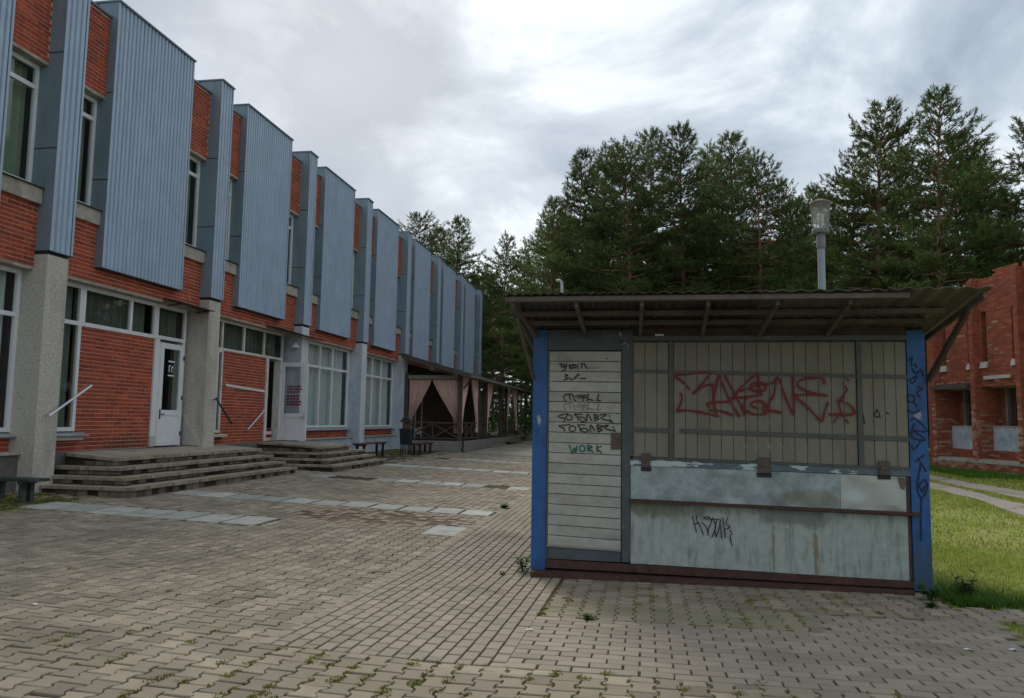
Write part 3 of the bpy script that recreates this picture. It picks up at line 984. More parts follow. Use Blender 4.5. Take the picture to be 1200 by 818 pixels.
part('wire', MB().tube([(-.24, KF-.02, 2.42), (-.2, KF-.03, 2.44), (-.165, KF-.022, 2.425), (-.15, KF-.02, 2.39)], .004, 6), 'sill_metal', K)
# shutters
SHT = [(-.108, .262), (.31, 2.112), (2.162, 2.588)]
rr = random.Random(4)
for si, (a, b) in enumerate(SHT):
    sh_ = part('shutter', MB().box(a, b, KF+.012, KF+.03, 1.235+droop(b), 2.46), 'shutter_frame', K)
    n = max(1, round((b-a)/.121))
    for k in range(n):
        x0 = a+(b-a)*k/n+.0025
        x1 = a+(b-a)*(k+1)/n-.0025
        yf = KF-.002+rr.uniform(-.002, .002)
        mb = MB()
        z0, z1 = 1.250+droop((x0+x1)/2), 2.447
        mb.box(x0, x1, yf+.003, yf+.013, z0, z1, skip=(2,))
        fr = [(x0+.004, yf, z0+.003), (x1-.004, yf, z0+.003), (x1-.004, yf, z1-.003), (x0+.004, yf, z1-.003)]
        bk = [(x0, yf+.003, z0), (x1, yf+.003, z0), (x1, yf+.003, z1), (x0, yf+.003, z1)]
        mb.poly(fr)
        for q in range(4):
            mb.poly([bk[q], bk[(q+1) % 4], fr[(q+1) % 4], fr[q]])
        part('plank', mb, 'shutter_board', sh_)
    for zc_, h_ in ((2.145, .036), (1.53, .046)):
        a2 = a+(.06 if (si == 1 and zc_ < 2) else 0)
        part('crossbar', MB().hexa([(a2, KF-.016, zc_-h_/2+droop(a)), (b, KF-.016, zc_-h_/2+droop(b)), (b, KF-.0045, zc_-h_/2+droop(b)), (a2, KF-.0045, zc_-h_/2+droop(a)), (a2, KF-.016, zc_+h_/2+droop(a)), (b, KF-.016, zc_+h_/2+droop(b)), (b, KF-.0045, zc_+h_/2+droop(b)), (a2, KF-.0045, zc_+h_/2+droop(a))]), 'shutter_frame', sh_)
part('shutter_mullion', box(.264, .308, KF-.022, KF+.01, 1.244, 2.46), 'shutter_frame', K)
part('shutter_mullion', box(2.114, 2.160, KF-.022, KF+.01, 1.205, 2.46), 'shutter_frame', K)
part('shutter_mullion', box(-.135, -.110, KF-.018, KF+.01, 1.252, 2.585), 'shutter_frame', K)
part('shutter_head', box(-.108, 2.588, KF-.03, KF+.03, 2.464, 2.515), 'shutter_frame', K)
part('fascia_board', box(-.108, 2.588, KF-.006, KF+.03, 2.518, 2.60), 'dark_wood', K)
part('shutter_foot', MB().hexa([(-.108, KF-.024, 1.228), (2.588, KF-.024, 1.185), (2.588, KF+.01, 1.185), (-.108, KF+.01, 1.228), (-.108, KF-.024, 1.248), (2.588, KF-.024, 1.204), (2.588, KF+.01, 1.204), (-.108, KF+.01, 1.248)]), 'shutter_frame', K)
part('counter_strip', MB().hexa([(-.134, KF-.014, 1.158), (2.588, KF-.014, 1.118), (2.588, KF+.03, 1.118), (-.134, KF+.03, 1.158), (-.134, KF-.014, 1.226), (2.588, KF-.014, 1.183), (2.588, KF+.03, 1.183), (-.134, KF+.03, 1.226)]), 'chipped_strip', K)
for x0, x1, z1, z0 in ((-.022, .072, 1.285, 1.15), (1.140, 1.268, 1.272, 1.12), (2.292, 2.396, 1.266, 1.13)):
    hp = part('hasp', MB().box(x0, x1, KF-.034, KF-.026, z0, z1).box(x0+.02, x1-.02, KF-.044, KF-.034, (z0+z1)/2-.02, (z0+z1)/2+.02), 'rust_plate', K)
    part('gap_shade', MB().box(x0-.004, x1+.01, KF-.0155, KF-.0145, z0-.048, z0-.004), 'black_paint', hp)  # thin black plate standing in for the dark gap below the hasp
# sheet-metal front
def metal_sheet(name, x0, x1, z0, z1, material, seed, amp=.004, tl=(0, 0), crease=None):
    rr = np.random.default_rng(seed)
    nx, nz = 26, 12
    xs, zs = np.linspace(x0, x1, nx), np.linspace(0, 1, nz)
    ph = rr.uniform(0, 6, 6)
    mb = MB()
    P_ = {}
    for i, x in enumerate(xs):
        for j, t in enumerate(zs):
            zb = z0+droop(x)
            zt = z1+droop(x)
            z = zb+(zt-zb)*t
            e_ = min(1, 6*min(t, 1-t, (x-x0)/(x1-x0), (x1-x)/(x1-x0)))
            y = KF-.002-amp*e_*(math.sin(x*5+ph[0])*math.sin(z*7+ph[1])+.6*math.sin(x*11+ph[2]+z*9))
            if crease:
                cx, cz, w_ = crease
                d = math.hypot((x-cx)/w_, (z-cz)/(w_*.8))
                y -= .010*math.exp(-d*d)*e_
            P_[i, j] = (x, y, z)
    for i in range(nx-1):
        for j in range(nz-1):
            mb.poly([P_[i, j], P_[i+1, j], P_[i+1, j+1], P_[i, j+1]])
    return part(name, mb, material, K, smooth=True)
metal_sheet('metal_panel', -.132, 1.935, .812, 1.156, 'zinc_panel', 1, .004)
o = metal_sheet('metal_panel', 1.938, 2.545, .812, 1.156, 'zinc_bright', 2, .006, crease=(2.06, .86, .12))
o['label'] = 'brighter bare metal sheet with a crease'
lowp = metal_sheet('metal_panel', -.132, 2.553, .155, .775, 'panel_pale', 3, .003)
part('backing', MB().box(-.134, 2.588, KF+.010, KF+.04, .12, 1.12), 'dark_wood', K)
part('wedge', MB().hexa([(2.500, KF-.013, 1.0), (2.53, KF-.013, .985), (2.53, KF-.009, .985), (2.500, KF-.009, 1.0), (2.475, KF-.013, 1.105), (2.555, KF-.013, 1.10), (2.555, KF-.009, 1.10), (2.475, KF-.009, 1.105)]), 'old_timber', K)
part('shelf', MB().hexa([(-.145, KF-.085, .782), (2.652, KF-.095, .745), (2.652, KF-.014, .745), (-.145, KF-.014, .782), (-.145, KF-.085, .806), (2.652, KF-.095, .766), (2.652, KF-.014, .772), (-.145, KF-.014, .812)]), 'rust', K)
add_zone(MATS['panel_pale'], (1.69, KF, .33), (.030, 1, .50), (.22, .14, .04), .7, 14)
add_zone(MATS['panel_pale'], (1.29, KF, .33), (.016, 1, .40), (.22, .14, .04), .65, 14)
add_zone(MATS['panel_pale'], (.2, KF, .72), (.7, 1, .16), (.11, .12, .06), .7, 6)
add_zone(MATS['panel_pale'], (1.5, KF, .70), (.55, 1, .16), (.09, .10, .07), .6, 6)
add_zone(MATS['zinc_panel'], (1.6, KF, .88), (.42, 1, .12), (.17, .15, .06), .6, 6)
# ---- roof
RF, RB = 7.10, 11.15            # front and rear edges
def rz(y):
    return 2.792-(y-RF)*.172
XL, XR = -1.315, 2.93
def sheetroof(x0, x1, pitch, amp, yf, m_='roof_sheet', name='roof_sheet'):
    mb = MB()
    n = int((x1-x0)/pitch*8)
    xs = [x0+(x1-x0)*i/n for i in range(n+1)]
    ys = [yf, 7.7, 8.3, 9.2, 10.2, RB]
    for dz in (0, -.006):
        for i in range(n):
            za = amp*math.cos(2*math.pi*(xs[i]-x0)/pitch)
            zb = amp*math.cos(2*math.pi*(xs[i+1]-x0)/pitch)
            for j in range(5):
                q = [(xs[i], ys[j], rz(ys[j])+za+dz), (xs[i+1], ys[j], rz(ys[j])+zb+dz), (xs[i+1], ys[j+1], rz(ys[j+1])+zb+dz), (xs[i], ys[j+1], rz(ys[j+1])+za+dz)]
                mb.poly(q if dz == 0 else q[::-1])
    for i in range(n):
        za = amp*math.cos(2*math.pi*(xs[i]-x0)/pitch)
        zb = amp*math.cos(2*math.pi*(xs[i+1]-x0)/pitch)
        mb.poly([(xs[i], yf, rz(yf)+za-.006), (xs[i+1], yf, rz(yf)+zb-.006), (xs[i+1], yf, rz(yf)+zb), (xs[i], yf, rz(yf)+za)])
    return part(name, mb, m_, K)
sheetroof(XL, -.05, .079, .008, RF-.03)
sheetroof(-.05, 1.06, .115, .010, RF-.028)
sheetroof(1.06, 2.10, .158, .009, RF-.03, 'roof_sheet_pale')
sheetroof(2.10, XR, .158, .010, RF-.05, 'roof_sheet_pale')
part('front_purlin', MB().hexa([(XL+.02, RF, rz(RF)-.062), (2.29, RF, rz(RF)-.066), (2.29, RF+.06, rz(RF)-.07), (XL+.02, RF+.06, rz(RF)-.07), (XL+.02, RF, rz(RF)-.020), (2.29, RF, rz(RF)-.023), (2.29, RF+.06, rz(RF)-.031), (XL+.02, RF+.06, rz(RF)-.031)]), 'old_timber', K)
for yy, a, b in ((7.52, -1.22, 2.72), (7.83, -1.2, 2.66), (9.2, -1.14, 2.7), (10.4, -1.14, 2.7)):
    part('purlin', MB().box(a, b, yy, yy+.055, rz(yy)-.072, rz(yy)-.03), 'old_timber', K)
for i, xf in enumerate((-1.245, -.64, -.03, .57, 1.18, 1.80)):
    xb = xf+(.10 if i == 0 else .02*(1 if i % 2 else -1))
    part('rafter', MB().hexa([(xf, RF+.062, rz(RF)-.112), (xf+.034, RF+.062, rz(RF)-.112), (xb+.034, KF+.04, rz(KF)-.112), (xb, KF+.04, rz(KF)-.112), (xf, RF+.062, rz(RF)-.068), (xf+.034, RF+.062, rz(RF)-.068), (xb+.034, KF+.04, rz(KF)-.0685), (xb, KF+.04, rz(KF)-.0685)]), 'old_timber', K)
part('verge_board', MB().hexa([(2.875, RF+.0, rz(RF)-.085), (2.90, RF+.0, rz(RF)-.085), (2.86, KF+.4, rz(KF)-.15), (2.835, KF+.4, rz(KF)-.15), (2.875, RF+.0, rz(RF)-.028), (2.90, RF+.0, rz(RF)-.028), (2.86, KF+.4, rz(KF+.4)-.03), (2.835, KF+.4, rz(KF+.4)-.03)]), 'old_timber', K)
part('wall_plate', box(-1.17, 2.76, KF+.045, KF+.11, 2.59, 2.60), 'dark_wood', K)
part('brace', MB().bar((-1.165, KF-.03, 2.07), (-1.235, 7.50, rz(7.5)-.11), .03, .045), 'old_timber', K, 'thin left canopy brace')
part('brace', MB().bar((2.775, KF-.03, 2.06), (2.885, 7.45, rz(7.45)-.07), .034, .055), 'dark_wood', K, 'dark right canopy brace')
vp_ = part('vent_pipe', MB().tube([(-1.01, 9.5, rz(9.5)-.02), (-1.01, 9.5, 3.30), (-1.015, 9.5, 3.345), (-1.04, 9.5, 3.372), (-1.08, 9.5, 3.362)], .019, 10), 'vent_grey', K)
# ---- paint on the front: every stroke is its own thin ribbon
GRAF={'red':[[(0.29,2.109),(0.427,2.112),(0.532,2.125),(0.681,2.14)],[(0.311,2.1),(0.369,2.059),(0.427,2.011),(0.473,1.953)],[(0.681,2.12),(0.623,2.042),(0.559,1.971),(0.507,1.912)],[(0.507,1.912),(0.577,1.965),(0.646,2.001),(0.703,2.013)],[(0.703,2.013),(0.708,1.937),(0.713,1.855),(0.724,1.773),(0.746,1.679)],[(0.767,2.102),(0.743,2.008),(0.723,1.89),(0.707,1.831)],[(0.773,2.102),(0.806,2.008),(0.85,1.903),(0.884,1.833)],[(0.65,1.813),(0.69,1.819),(0.781,1.83),(0.872,1.835)],[(0.65,1.813),(0.667,1.772),(0.678,1.743),(0.758,1.74),(0.837,1.722),(0.899,1.693)],[(0.38,1.916),(0.397,1.875),(0.379,1.804),(0.344,1.727)],[(0.344,1.727),(0.437,1.74),(0.529,1.729),(0.632,1.713),(0.763,1.683)],[(0.83,2.103),(0.863,2.032),(0.919,1.927),(0.963,1.834),(0.996,1.764),(1.023,1.695)],[(1.119,2.104),(1.056,2.045),(0.987,1.975),(0.93,1.904),(0.873,1.845)],[(0.884,1.827),(0.917,1.775),(0.967,1.683)],[(0.861,1.854),(0.952,1.872),(1.076,1.888),(1.189,1.906)],[(1.235,1.988),(1.224,1.964),(1.196,1.946),(1.158,1.939),(1.12,1.945),(1.092,1.963),(1.082,1.987),(1.093,2.012),(1.121,2.03),(1.159,2.037),(1.197,2.03),(1.225,2.013),(1.235,1.988)],[(0.987,1.945),(1.044,1.963),(1.078,1.975),(1.145,2.005)],[(1.156,2.128),(1.163,2.046),(1.173,1.964),(1.185,1.904)],[(1.153,1.766),(1.098,1.789),(1.092,1.824),(1.154,1.848),(1.21,1.825),(1.243,1.773)],[(1.042,1.87),(1.01,1.8),(1.03,1.753),(1.097,1.713),(1.175,1.706),(1.242,1.724)],[(1.263,1.768),(1.258,1.754),(1.247,1.744),(1.231,1.74),(1.216,1.743),(1.204,1.753),(1.2,1.767),(1.205,1.781),(1.216,1.791),(1.232,1.795),(1.248,1.792),(1.259,1.782),(1.263,1.768)],[(1.254,1.745),(1.309,1.743),(1.378,1.729)],[(1.157,2.013),(1.235,2.017),(1.33,2.036)],[(1.255,1.814),(1.312,1.919),(1.334,2.068),(1.357,2.073),(1.383,2.024),(1.423,1.885),(1.494,1.711)],[(1.494,1.711),(1.506,1.84),(1.496,1.99),(1.504,2.106)],[(1.797,2.025),(1.8,2.065),(1.735,2.085),(1.625,2.078),(1.545,2.039),(1.557,1.991),(1.644,1.945),(1.753,1.918),(1.824,1.904)],[(1.824,1.907),(1.688,1.919),(1.578,1.912),(1.492,1.909)],[(1.511,1.907),(1.587,1.83),(1.673,1.75),(1.764,1.648),(1.793,1.729),(1.833,1.838)],[(2.013,2.075),(2.034,2.061)],[(1.979,2.034),(2.007,1.985),(2.015,1.962),(1.982,1.914),(1.953,1.857)],[(1.932,1.862),(1.941,1.788),(1.956,1.74)],[(1.955,1.854),(2.023,1.823),(2.078,1.761),(2.061,1.721),(1.966,1.72),(1.842,1.718)],[(1.956,1.74),(1.923,1.696),(1.883,1.639)],[(1.956,1.737),(2.018,1.635)]],'black':[[(2.165,1.723),(2.179,1.632)],[(2.3,1.77),(2.272,1.713),(2.325,1.697),(2.3,1.77)],[(2.387,1.748),(2.395,1.731),(2.408,1.735)],[(-0.833,1.599),(-0.829,1.634),(-0.896,1.652),(-0.853,1.676),(-0.791,1.687)],[(-0.746,1.647),(-0.751,1.632),(-0.762,1.621),(-0.779,1.617),(-0.795,1.62),(-0.807,1.631),(-0.812,1.646),(-0.807,1.66),(-0.796,1.671),(-0.779,1.675),(-0.763,1.672),(-0.751,1.661),(-0.746,1.647)],[(-0.725,1.682),(-0.643,1.683)],[(-0.725,1.68),(-0.69,1.651),(-0.682,1.617)],[(-0.69,1.647),(-0.635,1.652),(-0.601,1.623),(-0.635,1.602),(-0.662,1.628)],[(-0.593,1.61),(-0.582,1.684),(-0.535,1.611)],[(-0.516,1.685),(-0.508,1.615)],[(-0.516,1.683),(-0.466,1.666),(-0.504,1.65),(-0.462,1.635),(-0.504,1.616)],[(-0.455,1.679),(-0.382,1.681),(-0.443,1.643),(-0.358,1.618),(-0.316,1.597)],[(-0.352,1.637),(-0.319,1.598)],[(-0.353,1.675),(-0.346,1.665)],[(-0.828,1.498),(-0.832,1.529),(-0.887,1.552),(-0.837,1.564),(-0.767,1.571)],[(-0.708,1.529),(-0.713,1.514),(-0.725,1.503),(-0.743,1.499),(-0.76,1.503),(-0.773,1.513),(-0.778,1.528),(-0.773,1.543),(-0.761,1.554),(-0.743,1.558),(-0.726,1.554),(-0.713,1.544),(-0.708,1.529)],[(-0.689,1.57),(-0.612,1.571)],[(-0.689,1.57),(-0.664,1.54),(-0.658,1.501)],[(-0.666,1.528),(-0.611,1.535),(-0.577,1.514),(-0.611,1.495),(-0.65,1.513)],[(-0.553,1.499),(-0.55,1.572),(-0.5,1.504)],[(-0.485,1.574),(-0.469,1.497)],[(-0.485,1.574),(-0.419,1.559),(-0.471,1.538),(-0.427,1.523),(-0.469,1.499)],[(-0.416,1.563),(-0.358,1.572),(-0.404,1.54),(-0.297,1.51)],[(-0.309,1.542),(-0.293,1.508)],[(-0.322,1.557),(-0.314,1.556)],[(-0.89,2.215),(-0.843,2.217)],[(-0.87,2.215),(-0.866,2.176)],[(-0.847,2.212),(-0.837,2.176),(-0.813,2.22)],[(-0.813,2.22),(-0.82,2.163),(-0.862,2.135)],[(-0.78,2.212),(-0.772,2.161)],[(-0.745,2.212),(-0.772,2.19),(-0.744,2.163)],[(-0.708,2.192),(-0.71,2.184),(-0.716,2.178),(-0.725,2.175),(-0.734,2.177),(-0.74,2.184),(-0.742,2.192),(-0.74,2.201),(-0.734,2.207),(-0.725,2.21),(-0.717,2.207),(-0.71,2.201),(-0.708,2.192)],[(-0.694,2.212),(-0.686,2.157)],[(-0.671,2.22),(-0.616,2.22)],[(-0.647,2.216),(-0.651,2.169)],[(-0.624,2.22),(-0.592,2.169)],[(-0.565,2.173),(-0.558,2.173)],[(-0.53,2.175),(-0.524,2.175)],[(-0.496,2.175),(-0.488,2.175)],[(-0.834,2.102),(-0.795,2.098),(-0.824,2.078),(-0.794,2.063),(-0.841,2.043)],[(-0.779,2.071),(-0.759,2.048),(-0.724,2.067)],[(-0.685,2.118),(-0.716,2.056)],[(-0.716,2.083),(-0.666,2.099)],[(-0.666,2.064),(-0.603,2.064)],[(-0.843,1.868),(-0.816,1.813)],[(-0.84,1.874),(-0.785,1.895),(-0.769,1.829)],[(-0.785,1.895),(-0.746,1.892),(-0.722,1.83),(-0.705,1.83)],[(-0.715,1.869),(-0.668,1.885),(-0.637,1.87),(-0.691,1.854)],[(-0.633,1.823),(-0.622,1.885),(-0.597,1.87),(-0.629,1.854)],[(-0.59,1.824),(-0.574,1.901),(-0.579,1.847),(-0.517,1.832)],[(-0.482,1.833),(-0.466,1.895)],[(-0.49,1.833),(-0.445,1.829)],[(-0.891,2.278),(-0.883,2.274)],[(-0.392,2.275),(-0.376,2.272)]],'grey':[[(-0.842,1.77),(-0.815,1.716)],[(-0.839,1.776),(-0.784,1.797),(-0.768,1.732)],[(-0.784,1.797),(-0.745,1.794),(-0.721,1.732),(-0.704,1.733)],[(-0.714,1.771),(-0.667,1.787),(-0.636,1.772),(-0.69,1.756)],[(-0.632,1.726),(-0.621,1.788),(-0.596,1.773),(-0.628,1.757)],[(-0.59,1.726),(-0.573,1.804),(-0.578,1.75),(-0.516,1.735)],[(-0.482,1.735),(-0.465,1.797)],[(-0.489,1.735),(-0.445,1.732)]],'green':[[(-0.774,1.357),(-0.743,1.269),(-0.722,1.327),(-0.708,1.278),(-0.694,1.351)],[(-0.608,1.322),(-0.612,1.307),(-0.622,1.295),(-0.637,1.291),(-0.651,1.295),(-0.662,1.306),(-0.666,1.321),(-0.662,1.336),(-0.652,1.348),(-0.637,1.352),(-0.623,1.348),(-0.612,1.337),(-0.608,1.322)],[(-0.58,1.361),(-0.574,1.291)],[(-0.58,1.359),(-0.532,1.339),(-0.57,1.323),(-0.521,1.286)],[(-0.484,1.359),(-0.478,1.293)],[(-0.441,1.347),(-0.481,1.325),(-0.432,1.28)]],'thin':[[(0.494,0.653),(0.514,0.578),(0.534,0.499)],[(0.535,0.663),(0.539,0.613),(0.56,0.593),(0.52,0.583)],[(0.56,0.588),(0.58,0.539),(0.605,0.473)],[(0.593,0.598),(0.634,0.549),(0.65,0.475)],[(0.606,0.653),(0.643,0.625),(0.66,0.659),(0.618,0.648)],[(0.66,0.658),(0.684,0.61),(0.655,0.542),(0.648,0.475)],[(0.693,0.652),(0.725,0.561),(0.683,0.447)],[(0.68,0.635),(0.759,0.638)],[(0.736,0.628),(0.717,0.544),(0.726,0.461)],[(0.771,0.638),(0.758,0.546),(0.728,0.461)],[(0.768,0.605),(0.783,0.447)],[(0.796,0.656),(0.8,0.606),(0.821,0.457)],[(0.843,0.657),(0.828,0.59),(0.867,0.562),(0.811,0.535)],[(0.865,0.533),(0.885,0.501),(0.866,0.467),(0.883,0.38)]],'post':[[(2.6,2.259),(2.642,2.289),(2.621,2.206),(2.668,2.226),(2.676,2.186)],[(2.604,2.061),(2.682,2.111),(2.634,2.032),(2.609,2.071)],[(2.681,1.993),(2.73,1.983),(2.673,1.943),(2.703,1.894)],[(2.65,1.882),(2.645,1.864),(2.633,1.851),(2.617,1.846),(2.602,1.851),(2.591,1.864),(2.587,1.881),(2.592,1.899),(2.604,1.912),(2.62,1.917),(2.635,1.913),(2.646,1.9),(2.65,1.882)],[(2.636,1.855),(2.669,1.806)],[(2.601,1.658),(2.647,1.688),(2.753,1.563),(2.607,1.576)],[(2.616,1.576),(2.741,1.475),(2.614,1.502),(2.636,1.635)],[(2.603,1.424),(2.632,1.382),(2.705,1.484)],[(2.634,1.26),(2.718,1.329)],[(2.662,1.299),(2.731,1.175)],[(2.688,1.242),(2.646,1.019),(2.683,0.914),(2.734,0.993),(2.725,1.088),(2.667,1.039),(2.694,0.97),(2.712,1.021)],[(2.683,0.914),(2.673,0.78),(2.668,0.675),(2.666,0.504)],[(2.635,2.18),(2.67,2.131),(2.717,2.17),(2.734,2.111)],[(2.586,1.775),(2.64,1.737),(2.696,1.777)]],'white':[[(1.005,1.4),(1.062,1.359)],[(1.054,1.41),(1.013,1.35)],[(0.996,1.378),(1.07,1.383)],[(1.152,1.381),(1.149,1.366),(1.141,1.355),(1.131,1.351),(1.12,1.354),(1.112,1.365),(1.11,1.381),(1.113,1.396),(1.121,1.407),(1.132,1.411),(1.142,1.408),(1.15,1.397),(1.152,1.381)],[(1.132,1.411),(1.131,1.352)],[(1.234,1.405),(1.283,1.364)],[(1.283,1.414),(1.23,1.354)],[(1.247,1.377),(1.307,1.385)],[(1.22,1.404),(1.269,1.354)],[(1.27,1.413),(1.236,1.353),(1.293,1.338)],[(1.389,1.382),(1.386,1.372),(1.378,1.364),(1.366,1.361),(1.355,1.364),(1.347,1.371),(1.344,1.381),(1.347,1.391),(1.355,1.399),(1.367,1.402),(1.378,1.399),(1.386,1.392),(1.389,1.382)],[(1.472,1.417),(1.481,1.359),(1.495,1.362)],[(1.601,1.411),(1.632,1.362)],[(1.232,1.666),(1.281,1.607)],[(1.282,1.667),(1.24,1.615)],[(1.363,1.693),(1.37,1.609)],[(1.333,1.854),(1.398,1.821)]]}
GROOVES = [a_+(b_-a_)*k_/max(1, round((b_-a_)/.121)) for a_, b_ in SHT for k_ in range(max(1, round((b_-a_)/.121))+1)]
def ribbon(mb, pts, w, y0, dy, grooves=False):
    p = [Vector((a, b)) for a, b in pts]
    # smooth
    if len(p) > 2:
        q = []
        for i in range(len(p)-1):
            a = p[max(i-1, 0)]; b = p[i]; c = p[i+1]; d = p[min(i+2, len(p)-1)]
            for k in range(4):
                t = k/4
                q.append(.5*((2*b)+(c-a)*t+(2*a-5*b+4*c-d)*t*t+(3*b-a-3*c+d)*t**3))
        q.append(p[-1])
        p = q
    if grooves:                  # sprayed over boards: fine steps, broken where a joint lies under the stroke
        q = [p[0]]
        for a_, b_ in zip(p, p[1:]):
            m_ = max(1, int((b_-a_).length/.0055))
            q += [a_.lerp(b_, (k_+1)/m_) for k_ in range(m_)]
        p = q
    n = len(p)
    l, r_ = [], []
    for i in range(n):
        d = p[min(i+1, n-1)]-p[max(i-1, 0)]
        if d.length < 1e-6:
            d = Vector((1, 0))
        d.normalize()
        m_ = Vector((-d.y, d.x))*w*.5*(1+.22*math.sin(i*(.17 if grooves else 1.9)+pts[0][0]*40))
        y = y0-dy*i/n
        l.append((p[i].x+m_.x, y, p[i].y+m_.y))
        r_.append((p[i].x-m_.x, y, p[i].y-m_.y))
    for i in range(n-1):
        if grooves and min(abs((p[i].x+p[i+1].x)/2-q_) for q_ in GROOVES) < .0036:
            continue
        mb.poly([l[i], l[i+1], r_[i+1], r_[i]])
    for e_, s_ in ((0, -1), (n-1, 1)):
        d = (p[min(e_+1, n-1)]-p[max(e_-1, 0)])
        if d.length < 1e-6:
            continue
        d.normalize()
        t = p[e_]+d*s_*w*.5
        tri = [l[e_], (t.x, l[e_][1], t.y), r_[e_]]
        mb.poly(tri if s_ > 0 else tri[::-1])
for key, (material, w, yb, lab) in dict(red=('spray_red', .022, -.0175, 'large red sprayed tag on the shutters'), black=('spray_black', .0115, -.0085, 'black marker lettering on the door and shutter'), grey=('spray_grey', .008, -.0085, None), green=('spray_green', .015, -.0085, 'green WORK lettering on the door'), thin=('spray_black', .009, -.0125, 'thin black tag on the lower panel'), post=('spray_navy', .017, -.0135, 'black tag running down the blue post'), white=('spray_white', .006, -.0065, None)).items():
    groups = {}
    for i, st_ in enumerate(GRAF[key]):       # one part for each tag or line of writing
        mx_ = sum(q_[0] for q_ in st_)/len(st_)
        mz_ = sum(q_[1] for q_ in st_)/len(st_)
        gid = 0
        if key == 'black':
            gid = round(mx_*8) if mx_ > 0 else 100+int((mz_-sz0)/sh)
        elif key == 'white':
            gid = round(mx_*4)
        elif key == 'post':
            gid = int(mz_/.25)
        mb = groups.setdefault(gid, MB())
        ribbon(mb, st_, w, KF+yb-i*.00035, .0003, key == 'red')
    for gid, mb in groups.items():
        part('graffiti', mb, material, K, lab if len(groups) == 1 else None)

# ================================================================== THE LONG TWO-STOREY BUILDING
BLD = thing('commercial_building', 'long two-storey building with blue corrugated panels, red brick and pillars', 'building', (-10.2, 28, .4))
PB, N0 = 4.93, 11.27
XB = -10.165                  # face of the brickwork
XG = -10.42                   # ground-floor window plane
NK = [N0+PB*k for k in range(-2, 8)]
YS, YE = 1.2, NK[-1]+.5
ZB, ZF, ZT = 4.05, 4.35, 9.26
rr = random.Random(21)
# shell
part('roof', box(-22, -10.46, YS, YE, 8.75, 9.15), 'roof_felt', BLD)
part('wall', box(-22.3, -22.0, YS, YE, .2, 9.3), 'brick_red', BLD)
part('wall', box(-22.3, -10.0, YS-.3, YS, .2, 9.3), 'brick_red', BLD)
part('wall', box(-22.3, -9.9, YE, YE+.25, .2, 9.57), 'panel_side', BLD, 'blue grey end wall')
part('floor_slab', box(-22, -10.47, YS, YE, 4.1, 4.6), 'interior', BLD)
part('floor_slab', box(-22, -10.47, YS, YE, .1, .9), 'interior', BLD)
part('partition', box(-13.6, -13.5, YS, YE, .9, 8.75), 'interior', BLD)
for k in range(10):
    if k:
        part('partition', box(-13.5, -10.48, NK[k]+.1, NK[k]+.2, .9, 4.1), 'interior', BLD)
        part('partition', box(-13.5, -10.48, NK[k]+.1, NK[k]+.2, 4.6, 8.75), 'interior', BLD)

bricks = []                   # (x face, y0, y1, z0, z1)
def clip(a, b, zc, holes):
    """the pieces of a course between a and b that no opening takes away"""
    seg = [(a, b)]
    for h in holes:
        if h[2] < zc < h[3]:
            seg = [q for s_ in seg for q in ((s_[0], min(s_[1], h[0])), (max(s_[0], h[1]), s_[1])) if q[1]-q[0] > .01]
    return seg
def brick_field(y0, y1, z0, z1, x, holes=()):
    zz = z0
    row = int(round(z0/.077))
    while zz+.03 < z1:
        zt = min(zz+.063, z1)
        off = .131 if row % 2 else 0
        yy = y0-off
        while yy < y1-.02:
            for a, b in clip(max(yy, y0), min(yy+.247, y1), (zz+zt)/2, holes):
                if b-a > .03:
                    bricks.append((x+rr.uniform(-.001, .002), a, b, zz, zt))
            yy += .262
        zz += .077
        row += 1

def window(y0, y1, z0, z1, xs, mull=(), transom=None, fw=.06, material='white_pvc', curtain=None, name='window', gl='glass', label=None, depth=.06):
    """a framed window in the plane X = xs: frame, then a pane per light, then what hangs behind it"""
    fr = MB()
    fr.box(xs-depth, xs, y0, y0+fw, z0, z1)
    fr.box(xs-depth, xs, y1-fw, y1, z0, z1)
    fr.box(xs-depth, xs, y0+fw, y1-fw, z1-fw, z1)
    fr.box(xs-depth, xs, y0+fw, y1-fw, z0, z0+fw)
    ms = [y0+fw/2]+list(mull)+[y1-fw/2]
    zs = [z0+fw, z1-fw]
    if transom:
        fr.box(xs-depth+.004, xs+.004, y0+fw, y1-fw, transom-fw/2, transom+fw/2)
        zs = [z0+fw, transom-fw/2, transom+fw/2, z1-fw]
    for m_ in mull:
        for q in range(0, len(zs), 2):
            fr.box(xs-depth+.002, xs-.002, m_-fw/2, m_+fw/2, zs[q], zs[q+1])
    w = part(name, fr, material, BLD, label)
    for i in range(len(ms)-1):
        for q in range(0, len(zs), 2):
            a, b = ms[i]+fw/2, ms[i+1]-fw/2
            part('pane', MB().box(xs-depth*.6, xs-depth*.6+.006, a-.004, b+.004, zs[q]-.004, zs[q+1]+.004), gl, w)
    if curtain:
        cm, a, b, zlo = curtain
        cb = MB()
        n = max(6, int((b-a)/.035))
        for i in range(n):
            ya, yb = a+(b-a)*i/n, a+(b-a)*(i+1)/n
            xa, xb_ = [xs-.22+.03*math.sin(q*2.1)+.012*math.sin(q*5.3) for q in (i, i+1)]
            cb.poly([(xa, ya, zlo), (xb_, yb, zlo), (xb_, yb, z1-.02), (xa, ya, z1-.02)])
        part('curtain', cb, cm, w)  # behind the transoms this is only an added grey sheet
    return w

